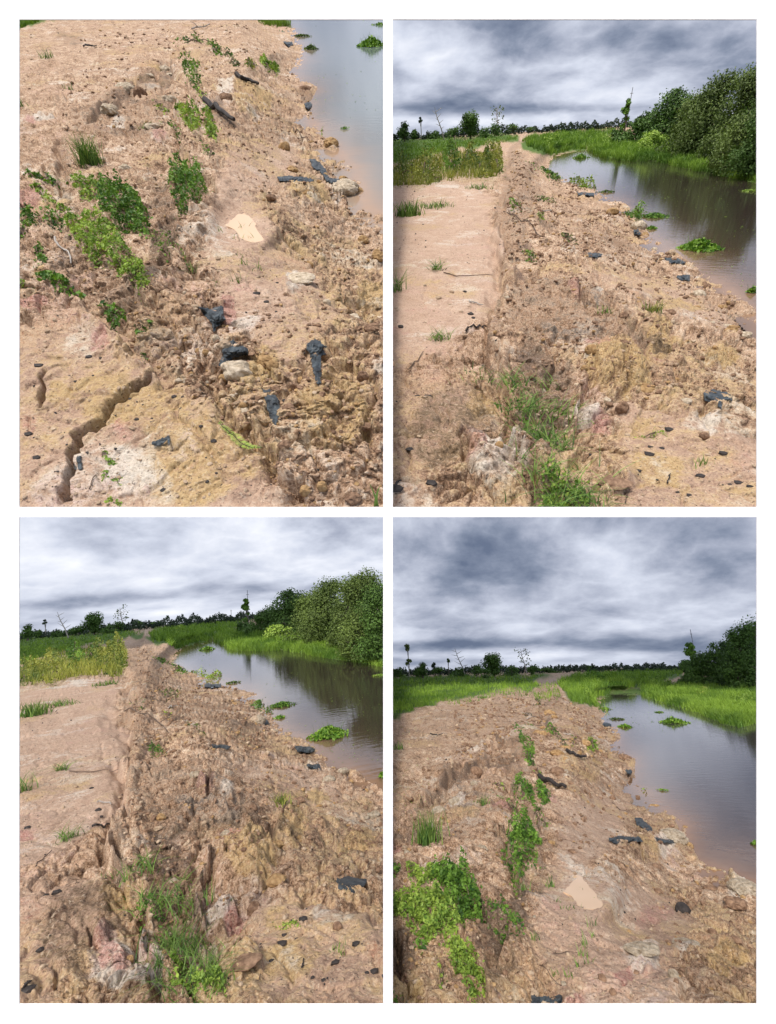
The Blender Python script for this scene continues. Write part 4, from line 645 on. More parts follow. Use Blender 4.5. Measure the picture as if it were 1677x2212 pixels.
def view_one(v, smat, wmat):
    T = lambda *pts: [(x*.4792+34.6, y*.4792+34.6) for x, y in pts]; B = lambda *pts: [(x*.4792+34.6, y*.4792+553) for x, y in pts]; T1 = lambda x, y: T((x, y))[0]; B1 = lambda x, y: B((x, y))[0]; n_ = pick(v); W_ = 0.55
    sh = T((1080, -60), (1130, 0), (1190, 50), (1255, 62), (1280, 120), (1300, 170), (1285, 215), (1250, 262), (1300, 300), (1345, 330), (1330, 370), (1300, 400), (1320, 440), (1350, 490), (1370, 540), (1450, 600), (1490, 650), (1530, 700), (1570, 800), (1590, 860), (1655, 915), (1760, 990), (1900, 1080))
    pond = sh+T((1990, 1000), (1990, -60))
    def zb(x, y):
        d = sdf(x, y, pond); d2, _ = seg_dist(x, y, sh); d = np.where(x > 790, np.sign(d)*d2, d); up = np.clip((y+60)*0.55, 60, 330)
        return np.where(d < 0, -W_-0.5*sst(-d/50), -W_*(1-sst(d/up)))
    crest = T((700, 60), (740, 130), (720, 190), (770, 300), (840, 400), (720, 440), (740, 560), (800, 640), (840, 700), (870, 830), (760, 1000), (700, 1118))+B((620, 120), (560, 300))
    crk = B((600, 560), (560, 585), (500, 640), (430, 680), (390, 740), (320, 765), (275, 790), (262, 850), (240, 950), (215, 1060), (235, 1190))
    zones = zone_fn([('smooth', T((-100, 40), (600, 60), (700, 150), (600, 240), (330, 380), (-100, 640)), 20, .12), ('smooth', T((950, 600), (1250, 560), (1250, 720), (1050, 800), (1250, 1118), (850, 1118), (880, 900)), 18, .75), ('smooth', B((850, 0), (1300, 0), (1450, 250), (1350, 350), (1250, 560), (1050, 350), (950, 200)), 18, .75), ('smooth', B((0, 300), (400, 250), (700, 560), (800, 640), (1150, 900), (1200, 1180), (-100, 1180)), 25, .72),
        ('smooth', ('e', *T1(1030, 960), 66, 52), 5, 1), ('green', T((-60, 10), (160, 18), (20, 60), (-60, 70)), 3, 1), ('green', T((1070, 18), (1190, 20), (1255, 45), (1190, 50)), 3, .7),
        ('dark', T((640, 200), (720, 190), (720, 300), (640, 330)), 8, .8), ('dark', ('l', 10, T((330, 470), (400, 400), (500, 330), (640, 260))), 10, .85), ('dark', ('l', 8, T((190, 90), (280, 100))), 8, .6), ('dark', T((180, 560), (240, 560), (240, 850), (190, 830)), 8, .6), ('dark', ('l', 16, T((880, 420), (980, 490))), 10, .6), ('dark', T((200, 430), (560, 250), (720, 260), (720, 420), (560, 560), (300, 600)), 16, .5), ('dark', T((1250, 260), (1345, 330), (1590, 860), (1500, 860), (1350, 560)), 14, .5), ('dark', T((580, 700), (700, 760), (760, 1000), (700, 1118), (560, 1118), (640, 940)), 14, .8), ('dark', B((340, 0), (620, 0), (720, 300), (780, 560), (600, 560), (440, 320)), 20, .55), ('dark', T((180, 950), (350, 950), (400, 1118), (160, 1118)), 10, .6),
        ('dark', B((1200, 880), (1280, 980), (1240, 1000), (1150, 940)), 10, .7), ('dark', ('l', 12, B((480, 560), (620, 560), (640, 600))), 10, .7), ('dark', T((1050, 480), (1200, 440), (1280, 470), (1180, 600)), 12, .5), ('dark', T((1380, 920), (1520, 980), (1500, 1118), (1400, 1000)), 12, .5),
        ('yellow', ('e', *T1(1070, 370), 45, 35), 5, .9), ('yellow', ('e', *T1(1320, 800), 60, 32), 5, .9), ('yellow', ('e', *T1(590, 210), 35, 12), 5, .7), ('yellow', ('e', *B1(400, 620), 80, 60), 5, .7), ('yellow', ('e', *B1(200, 620), 25, 30), 5, .9), ('yellow', ('e', *B1(100, 60), 22, 22), 4, 1), ('yellow', ('e', *B1(850, 960), 170, 90), 5, .65), ('yellow', ('e', *B1(620, 700), 90, 60), 5, .5), ('yellow', ('e', *B1(1450, 700), 90, 120), 5, .4), ('white', ('e', *B1(1300, 830), 90, 60), 5, .55), ('white', ('e', *B1(700, 860), 90, 50), 5, .5), ('yellow', ('e', *B1(1120, 480), 30, 35), 5, .8), ('yellow', ('e', *B1(1600, 200), 30, 40), 5, .7), ('yellow', ('e', *T1(70, 560), 30, 25), 5, .5),
        ('white', ('e', *T1(460, 490), 22, 22), 4, 1), ('white', ('e', *T1(950, 310), 30, 14), 4, .9), ('white', ('e', *T1(1480, 780), 30, 26), 4, .8), ('white', ('e', *B1(1290, 115), 36, 26), 4, 1), ('white', ('e', *B1(300, 370), 60, 50), 5, .7), ('white', ('e', *B1(520, 960), 60, 60), 5, .5), ('white', ('e', *B1(1040, 310), 40, 25), 4, .7), ('white', ('e', *B1(1640, 480), 28, 28), 4, .8), ('white', ('e', *B1(1400, 960), 30, 30), 4, .6), ('white', ('e', *T1(130, 470), 25, 9), 4, .8),
        ('red', ('e', *T1(60, 480), 26, 14), 4, .7), ('red', ('e', *T1(60, 840), 30, 40), 4, .7), ('red', ('e', *T1(650, 540), 26, 18), 4, .8), ('red', ('e', *B1(960, 250), 22, 30), 4, 1), ('red', ('e', *B1(490, 800), 36, 36), 4, .9), ('red', ('e', *B1(80, 210), 36, 20), 4, .8), ('red', ('e', *B1(380, 370), 30, 24), 4, .8), ('red', ('e', *B1(50, 730), 25, 30), 4, .7), ('red', ('e', *T1(1600, 830), 16, 18), 4, .8)])
    v.level = [(*T1(1030, 950), 52, 36)]
    rel = disp_fn(scarps=[(crest, 26, .15), (T((330, 470), (400, 400), (470, 350), (540, 300), (640, 220), (720, 190)), 12, .14), (B((1100, 800), (1200, 960), (1290, 1118)), 20, .12), (B((240, 180), (420, 330), (560, 470), (620, 540)), 22, -.10)],
        cracks=[(crk, 7.5, .5), (B((115, 520), (118, 580), (95, 660)), 5, .16), (T((500, 330), (550, 355), (545, 300)), 4, .1), (T((620, 260), (650, 310), (700, 300)), 6, .12), (T((118, 680), (124, 720)), 4, .1), (T((185, 570), (200, 700), (210, 820)), 5, .1), (B((1440, 320), (1460, 345)), 4, .1), (T((200, 95), (280, 100)), 3, .05), (T((400, 430), (440, 390)), 5, .1)],
        mounds=[(*T1(830, 150), 36, 22, .12), (*T1(1070, 370), 42, 32, .10), (*T1(600, 280), 24, 20, .09), (*T1(530, 330), 22, 14, .08), (*T1(650, 560), 50, 38, .09), (*T1(820, 600), 30, 50, .08), (*T1(780, 780), 34, 48, .14), (*T1(480, 870), 70, 60, .08), (*T1(1320, 790), 55, 28, .10), (*T1(1450, 770), 40, 30, .08), (*T1(1400, 590), 24, 14, .08), (*T1(1310, 320), 24, 12, .07), (*T1(1120, 250), 50, 20, .06), (*B1(1000, 530), 32, 26, .06), (*B1(1290, 120), 36, 24, .06), (*B1(420, 640), 90, 56, .05), (*B1(700, 800), 150, 100, .05), (*B1(1310, 1060), 20, 18, .05), (*B1(1390, 1070), 20, 20, .05), (*B1(1330, 230), 34, 24, .04), (*T1(1030, 60), 22, 16, .08)], flat=[(*T1(1030, 950), 56, 38)], bowl=T((945, 945), (985, 905), (1010, 885), (1050, 898), (1070, 930), (1085, 965), (1115, 1002), (1060, 1010), (1010, 992), (1000, 965), (975, 950)), seed=33)
    v.terrain(zb, lambda x, y, X, Y, s_: mul(rel(x, y, X, Y, s_), (0.45+0.55*sst((y+20)/260))*np.where((sdf(x, y, pond) < 0) & (x < 900), 0.35, 1)), zones, smat)
    wv = -W_; water(v, pond, wv, wmat, sh)
    puddle(v, T((945, 945), (985, 905), (1010, 885), (1050, 898), (1070, 930), (1085, 965), (1115, 1002), (1060, 1010), (1010, 992), (1000, 965), (975, 950)), 'milky cream puddle in the smooth sand'+n_)
    grass(v, [T((-60, 10), (165, 16), (60, 40), (20, 60), (-60, 75))], 1.2, .3, 'green grass at the far upper left corner'+n_, hcap=12)
    grass(v, [T((1065, 10), (1190, 16), (1255, 42), (1195, 55), (1120, 40))], 1.5, .3, 'green grass tongue at the top of the shore'+n_, hcap=14)
    VN = [(T((720, 110), (790, 90), (860, 100), (930, 150), (950, 190), (900, 180), (850, 120), (740, 130)), 700, 9, LEAF, 'dark green creeper arching over the top mound', 4.5), (T((900, 130), (960, 150), (1020, 230), (1010, 260), (940, 190)), 380, 8, LEAFD, 'sparse dark creeper right of the top mound', 4), (T((740, 180), (790, 180), (840, 250), (840, 330), (815, 370), (780, 320), (750, 240)), 900, 14, LEAF, 'narrow creeper running down below the top mound', 5), (T((820, 365), (860, 360), (870, 390), (840, 395)), 120, 8, LEAFB, 'tiny bright yellow-green sprig above the charred log', 5), (T((720, 430), (800, 420), (840, 450), (830, 580), (780, 540), (740, 470)), 1300, 18, LEAFB, 'bright creeper clump left of the charred log', 5.5), (T((840, 430), (880, 440), (915, 520), (905, 590), (870, 570), (840, 500)), 900, 16, LEAFB, 'bright creeper clump right beside the charred log end', 5.5), (T((820, 560), (850, 590), (905, 650), (895, 670), (850, 640)), 300, 8, LEAF, 'thin creeper tail hanging below the two bright clumps', 4.5),
        (T((600, 455), (720, 480), (760, 560), (740, 640), (700, 640), (730, 560), (690, 490)), 420, 7, LEAF, 'thin scattered creeper curving left of the bright clumps', 4.5), (T((630, 400), (690, 405), (680, 430), (640, 425)), 130, 8, LEAFB, 'small bright sprig left of the creeper clumps', 5), (T((690, 700), (740, 680), (830, 680), (860, 770), (845, 840), (770, 890), (730, 880), (700, 800)), 2400, 34, LEAF, 'rounded green bush of creeper in the middle of the gully', 6), (T((640, 700), (690, 710), (740, 800), (710, 800)), 160, 6, LEAF, 'loose trailing leaves left of the rounded bush', 5), (T((730, 870), (790, 870), (760, 930), (740, 920)), 260, 10, LEAF, 'dark creeper tail below the rounded bush', 5),
        (T((250, 750), (380, 745), (420, 800), (360, 870), (280, 830)), 900, 14, LEAFB, 'yellow-green creeper at the top of the big patch', 6), (T((360, 830), (400, 790), (520, 790), (560, 840), (620, 940), (600, 1010), (480, 990), (400, 920)), 3200, 32, LEAF, 'dense mounded heart of the big creeper patch', 6.5), (T((200, 900), (400, 900), (480, 1000), (560, 1118), (330, 1118), (260, 1000)), 2400, 18, LEAFB, 'spreading lower left part of the big creeper patch', 6.5), (B((430, 0), (560, 0), (620, 90), (620, 140), (580, 200), (560, 210), (540, 110), (450, 60)), 1600, 18, LEAFB, 'bright tail at the lower end of the big creeper patch', 6), (T((600, 980), (700, 960), (760, 1060), (780, 1118), (640, 1060)), 420, 9, LEAF, 'thin dark leaves right of the big creeper patch', 5), (T((20, 710), (110, 715), (200, 735), (260, 780), (120, 750)), 420, 9, LEAF, 'straggling creeper runner at the upper left of the big patch', 7), (T((60, 770), (110, 780), (230, 870), (280, 900), (200, 880), (100, 810)), 360, 9, LEAFB, 'diagonal creeper runner left of the big patch', 7), (T((-60, 920), (60, 870), (140, 880), (230, 900), (240, 950), (100, 930), (-60, 1010)), 650, 14, LEAF, 'leafy runner crossing the left border', 8), (T((60, 1010), (110, 1000), (140, 1080), (130, 1118), (80, 1110)), 260, 12, LEAF, 'small leafy vine hanging at the lower left of the big patch', 9),
        (B((60, 90), (130, 70), (220, 90), (310, 160), (280, 180), (240, 200), (190, 150), (120, 110)), 420, 13, LEAF, 'broad leaved vine along the edge of the upper crack block', 10), (B((370, 210), (430, 210), (510, 250), (480, 290), (420, 330), (400, 270)), 320, 12, LEAF, 'small dark vine above the pale cracked block', 9), (B((510, 385), (560, 360), (630, 335), (620, 350), (560, 385)), 120, 8, LEAF, 'short green sprig left of the first dark sheet', 8), (B((560, 430), (600, 440), (590, 460)), 40, 5, LEAF, 'tiny sprig below the short green sprig', 6), (B((1230, 1020), (1250, 1010), (1260, 1030)), 2, 2, LEAF, None, 3), (B((-60, 100), (60, 110), (90, 130), (-60, 130)), 100, 7, LEAFB, 'bright leaves at the left border under the runner', 8)]
    for pts, n, h, m_, lb, ls in VN:
        if lb: mat_plant(v, pts, n, h, None, lb+n_, m=m_, lsz=ls, stems=8, group='creeping vines along the gully'+n_)
    mat_plant(v, T((1100, 210), (1150, 205), (1190, 240), (1180, 285), (1120, 250)), 700, 16, None, 'bright bushy plant near the shore at the top'+n_, name='shore_plant', catg='plant', m=LEAFB, lsz=5.5); mat_plant(v, T((1020, 195), (1070, 195), (1080, 250), (1040, 240)), 260, 8, None, 'thin yellowish plant left of the bright bushy one'+n_, name='shore_plant', catg='plant', m=WEED, lsz=4.5); mat_plant(v, T((1375, 505), (1400, 505), (1400, 540), (1380, 540)), 90, 10, None, 'tiny plant at the water edge'+n_, name='shore_plant', catg='plant', m=LEAFB, lsz=5, stems=2)
    for k, (x, y) in enumerate([(405, 905), (430, 935), (410, 990), (450, 1025), (410, 1090), (455, 1118)]): mat_plant(v, B((x-20, y-14), (x+18, y-18), (x+22, y+14), (x-14, y+16)), 45, 8, None, ['topmost', 'second', 'third', 'fourth', 'fifth', 'lowest'][k]+' yellow-green leaf tuft of the row on the pale foreground block'+n_, name='seedling', catg='plant', m=LEAFB, lsz=8, stems=2, group='leaf tufts in a row on the foreground block'+n_)
    # fern
    O, t = v.at(*B1(1010, 820)); px = t/FPX; e = v.empty('fern', O, 'bright green fern frond lying on the foreground ground'+n_, 'fern'); q = np.array(B((905, 755), (960, 800), (1010, 850), (1060, 885), (1118, 888))); tt = np.linspace(0, 4, 40); x = np.interp(tt, range(5), q[:, 0]); y = np.interp(tt, range(5), q[:, 1]); P, _ = v.at(x, y); P = P-O; P[:, 2] = np.linspace(4, 12, 40)*px; child('stalk', mesh_np('stalk', *tube(P[::3], .8*px, 5)[:2], GRASSY), e)
    d = unit(np.gradient(P, axis=0)); sd2 = unit(np.cross(d, [0, 0, 1.0])); parts = []
    for k in range(40):
        L_ = 13*px*math.sin(math.pi*min(1, .15+k/46))*(1 if k > 14 else .7)
        for g in (-1, 1): a = P[k]; c = a+(sd2[k]*g*L_+d[k]*L_*.5)+[0, 0, L_*.15]; m1 = (a+c)/2; parts.append((np.array([a, m1+d[k]*1.6*px, c, m1-d[k]*1.6*px]), np.array([(0, 1, 2), (0, 2, 3)]), np.full(4, .3+.6*R())))
    V, F, Tt = cat_mesh(parts); child('leaflets', mesh_np('leaflets', V, F, LEAFB, Tt), e)
    tuft(v, *T1(335, 680), 70, 170, 'tall green grass tuft on the left plateau'+n_, spread=10, lean=.45, wpx=2.4)
    for k, (x, y, h_, n) in enumerate([(148, 200, 24, 22), (40, 415, 24, 18), (235, 330, 16, 14), (585, 520, 22, 26), (1035, 940, 26, 5), (1060, 990, 24, 6), (1022, 130+945, 18, 6), (920, 980, 16, 5), (1000, 1000, 15, 5)]): tuft(v, *T1(x, y), h_, n, ['sparse thin grass near the top left', 'grass blades at the left border', 'faint grass wisps on the upper plateau', 'dusty green tuft left of the scattered creeper', 'green shoots standing in the puddle', 'green shoot at the lower edge of the puddle', 'small shoots below the puddle', 'shoots left of the puddle', 'shoots at the lower left edge of the puddle'][k]+n_, spread=6 if k < 4 else 9, lean=.6, wpx=2, name='grass_tuft' if k < 4 else 'green_shoot')
    for k, (x, y, h_, n) in enumerate([(1075, 1070-1040+20, 30, 6), (1025, 40, 26, 6), (1010, 120, 30, 12), (895, 130, 16, 5), (780, 50, 36, 40)]): tuft(v, *B1(x, y), h_, n, ['green shoots right of the middle below the puddle', 'upright shoot on the sand below the puddle', 'spreading shoots above the red stained sand', 'single small shoot above the first dark sheet', 'thin grass stems right of the bright creeper tail'][k]+n_, spread=8, lean=.8, wpx=2.4, name='green_shoot')
    O, t = v.at(*B1(1622, 1130)); px = t/FPX; V, F, _ = blades(np.array([[0, 0, 0], [4*px, 0, 0]]), np.array([105*px, 60*px]), 9*px, .35, .8, 8, .2); tag(v.obj('broad_grass', mesh_np('broad_grass', V, F, GRASSY, np.full(len(V), .6)), O), 'broad pale green grass blade in the lower right corner'+n_, 'grass')
    floating(v, *T1(1604, 135), 62, 44, 700, 'large floating plant cut by the right border'+n_, wv, 7, up=16); floating(v, *T1(1330, 150), 30, 20, 220, 'small floating plant near the shore point'+n_, wv, 5, m=LEAFO, up=8); floating(v, *T1(1290, 92), 40, 18, 150, 'sparse floating weed above the small plant'+n_, wv, 4, m=LEAFO, up=4); floating(v, *T1(1482, 510), 26, 18, 50, 'tiny loose floating weed in open water'+n_, wv, 4, up=3); floating(v, *T1(1640, 40), 30, 14, 90, 'faint weed at the top right corner'+n_, wv, 4, up=4)
    specks(v, pond[1:14]+T((1700, 500), (1700, 0)), 160, wv, 'scattered bits floating on the pond'+n_)
    SC = [(B((815, 225), (870, 238), (935, 225), (942, 285), (905, 320), (892, 350), (880, 300), (850, 268)), 'dark sheeting scrap with a pointed tail, uppermost in the foreground', 10), (B((925, 388), (980, 380), (1000, 400), (1040, 410), (1045, 445), (985, 452), (930, 500), (912, 490), (935, 445)), 'crumpled dark sheeting scrap above the white boulder', 11), (B((1305, 400), (1350, 372), (1400, 410), (1408, 440), (1380, 450), (1375, 570), (1355, 575), (1345, 540), (1325, 450)), 'hanging T shaped dark sheeting scrap on the right slope', 10), (B((1112, 600), (1155, 600), (1190, 660), (1188, 720), (1165, 775), (1140, 720), (1125, 660)), 'long pointed dark sheeting scrap below the boulders', 11), (T((1322, 640), (1360, 650), (1400, 690), (1412, 725), (1480, 742), (1485, 770), (1400, 745), (1375, 705), (1335, 680)), 'dark sheeting strip bending down towards the shore', 8), (T((1180, 722), (1260, 720), (1350, 735), (1330, 755), (1270, 745), (1190, 745)), 'flat dark sheeting strip left of the bending one', 7), (T((1300, 388), (1325, 388), (1340, 405), (1318, 418), (1302, 408)), 'small dark piece at the water edge', 5), (T((1200, 110), (1245, 115), (1260, 130), (1225, 135)), 'dark strip at the upper shore', 5), (B((255, 905), (295, 900), (300, 955), (265, 965)), 'square black sheeting piece beside the crack', 6), (B((610, 840), (680, 810), (698, 815), (690, 870), (680, 830), (650, 855), (612, 855)), 'forked grey sheeting shred on the foreground block', 3), (B((1285, -700+690), (1300, 0), (1290, 10)), None, 2)]
    for k, (pts, lb, lf) in enumerate(SC):
        if lb: scrap(v, pts, lb+n_, seed=10+k, lift=lf)
    CL = [('B', 1000, 540, 30, 24, PALE, 'pale round boulder below the crumpled dark sheet'), ('B', 1125, 480, 20, 17, OCHRE, 'ochre lump right of the pale round boulder'), ('B', 1165, 515, 13, 12, OCHRE, 'small brown ochre lump beside the ochre lump'), ('B', 935, 560, 9, 9, OCHRE, 'small round orange clod left of the pale boulder'), ('B', 1560, 520, 12, 12, BROWN, 'dark brown lump on the right slope'), ('B', 1280, 530, 10, 6, OCHRE, 'flat orange clod left of the T shaped sheet'), ('B', 1045, 480, 16, 10, BROWN, 'grey brown clod under the crumpled sheet'), ('B', 860, 445, 7, 7, OCHRE, 'little orange clod in the loose rubble'), ('B', 820, 415, 8, 6, OCHRE, 'flat orange clod at the top of the rubble'), ('B', 905, 380, 8, 8, PALE, 'pinkish clod left of the crumpled sheet'), ('B', 1315, 1090, 12, 14, OCHRE, 'ochre lump near the bottom border'), ('B', 1390, 1085, 12, 14, OCHRE, 'second ochre lump near the bottom border'), ('B', 1600, 335, 17, 8, BROWN, 'grey brown clod at the right border'), ('T', 1545, 790, 13, 12, OCHRE, 'orange lump at the water edge'), ('T', 1480, 790, 30, 18, PALE, 'pale grey boulder under the bending sheet'), ('T', 1150, 830, 11, 7, BROWN, 'dark brown clod above the puddle'), ('T', 950, 380, 14, 10, BROWN, 'dark clod above the charred log'), ('T', 1420, 590, 16, 10, OCHRE, 'orange block at the shore bend'), ('T', 1310, 335, 14, 8, BROWN, 'brown block sticking into the water'), ('B', 1290, 120, 30, 8, PALE, 'large white flat clod on the upper right sand'), ('B', 1520, 265, 14, 6, PALE, 'long white clod on the right slope'), ('B', 1400, 210, 8, 8, PALE, 'small white stone right of the flat clod'), ('B', 765, 185, 4, 4, PALE, 'tiny white stone near the bright tail'), ('B', 1035, 710, 9, 6, PALE, 'pale stone in the rubble under the pointed sheet'), ('B', 1220, 910, 14, 9, BROWN, 'dark clump of rootlets in the lower gully'), ('B', 1165, 970, 13, 9, BROWN, 'dark wet clod at the end of the foreground block'), ('B', 1155, 935, 8, 6, PALE, 'white chip at the end of the foreground block'), ('T', 490, 330, 22, 12, PALE, 'pale rounded block on the plateau scarp'), ('T', 560, 520-180, 13, 12, BROWN, 'narrow brown block in the plateau scarp'), ('T', 1210, 590, 12, 10, OCHRE, 'ochre lump on the middle bank')]
    for k, (z_, x, y, a, h_, m_, lb) in enumerate(CL): q = (B1 if z_ == 'B' else T1)(x, y); clod(v, *q, a, h_, lb+n_, m_, 500+k, sub=4 if a > 15 else 3, am=.28)
    CH = [(100, 485, 10), (330, 450, 7), (255, 540, 5), (325, 880, 5), (560, 765, 5), (845, 800, 5), (865, 1030, 5), (665, 1060, 7), (720, 655, 6), (95, 910, 9), (50, 790, 9), (760, 660, 4), (895, 850, 7), (250, 605, 4), (525, 670, 4), (380, 455, 4), (1215, 655, 6), (1130, 215, 6), (1090, 180, 8)]
    for k, (x, y, r) in enumerate(CH): clod(v, *B1(x, y), r, r*.5, 'small black charcoal chip on the ground'+where(v, *B1(x, y))+n_, CHAR, 700+k, 'black charcoal chips'+n_, 1, 'charcoal_chip', 'charcoal', am=.5)
    for k in range(28):
        x, y = sample_poly(B((760, 380), (900, 400), (950, 560), (1060, 700), (980, 720), (860, 620), (640, 560)), 1)[0]; r = 3.5+5*R()**2; clod(v, x, y, r, r*.8, 'small rounded rubble clod'+where(v, x, y)+n_, [PALE, OCHRE, BROWN][k % 3], 750+k, 'small clods of the loose rubble'+n_, 2, am=.3)
    stick(v, T((860, 412), (920, 445), (985, 490)), 13, 'thick charred log lying across the gully'+n_, m=CHAR, name='charred_log', catg='log', lift=4); stick(v, T((1000, 285), (1050, 310), (1100, 350)), 9, 'dark half buried log near the top of the bank'+n_, m=CHAR, name='charred_log', catg='log', lift=1)
    stick(v, T((170, 985), (185, 1025), (240, 1060), (250, 1118)), 5, 'curved grey root below the left runner'+n_, m=PALEBARK, name='root', catg='root', lift=5); stick(v, T((800, 68), (850, 62), (870, 48)), 3, 'pale forked stick at the top'+n_, m=PALEBARK, forks=2); stick(v, T((1250, 510), (1290, 550), (1330, 578)), 2.6, 'thin dark stick on the upper bank'+n_); stick(v, B((885, 68), (970, 68)), 1.6, 'thin twig on the smooth sand'+n_); stick(v, B((340, 1050), (360, 990)), 3, 'pale stick on the foreground block'+n_, m=TWIG); stick(v, T((310, 138), (365, 148)), 4, 'flat grey stick on the plateau'+n_, m=CHAR)
    broken(v, [T((300, 400), (700, 200), (720, 500), (560, 760), (240, 700)), T((1200, 480), (1500, 640), (1590, 860), (1640, 1118), (1300, 1118), (1250, 800)), B((1050, 500), (1740, 300), (1740, 1150), (1250, 1150)), B((640, 200), (850, 250), (1050, 560), (800, 560))], 46, 5, 17, 4000, [PALE, OCHRE, BROWN, CRUMB], 'broken clods of the eroded ground')
    allr = [T((-100, 30), (1050, 30), (1250, 260), (1590, 860), (1700, 1118), (-100, 1118)), B((-100, 0), (1740, 0), (1740, 1170), (-100, 1170))]; rg = [T((300, 60), (1050, 30), (1250, 260), (1590, 860), (1700, 1118), (1300, 1118), (900, 600), (880, 900), (500, 1118), (200, 500)), B((200, 0), (850, 0), (1000, 300), (1500, 0), (1740, 0), (1740, 1170), (1250, 1170), (800, 640), (500, 450))]
    scatter_stones(v, rg, 7800, .8, 7.0, BROWN, 'soil_crumbs', 'brown crumbs of broken soil'+n_, 'soil'); scatter_stones(v, allr, 4550, .8, 6.5, CRUMB, 'pale_crumbs', 'pale crumbs of clay'+n_, 'soil'); scatter_stones(v, rg, 1750, .8, 6.5, OCHRE, 'ochre_crumbs', 'ochre crumbs of clay'+n_, 'soil'); scatter_stones(v, allr, 900, .8, 3.6, CHAR, 'charcoal_bits', 'tiny charcoal bits over the ground'+n_, 'charcoal'); litter(v, rg, 8000, 5.5, 'plant_litter', 'dry brown plant litter'+n_); litter(v, [allr[0]], 3500, 5, 'dry_straw', 'sparse dry straw on the plateau'+n_)
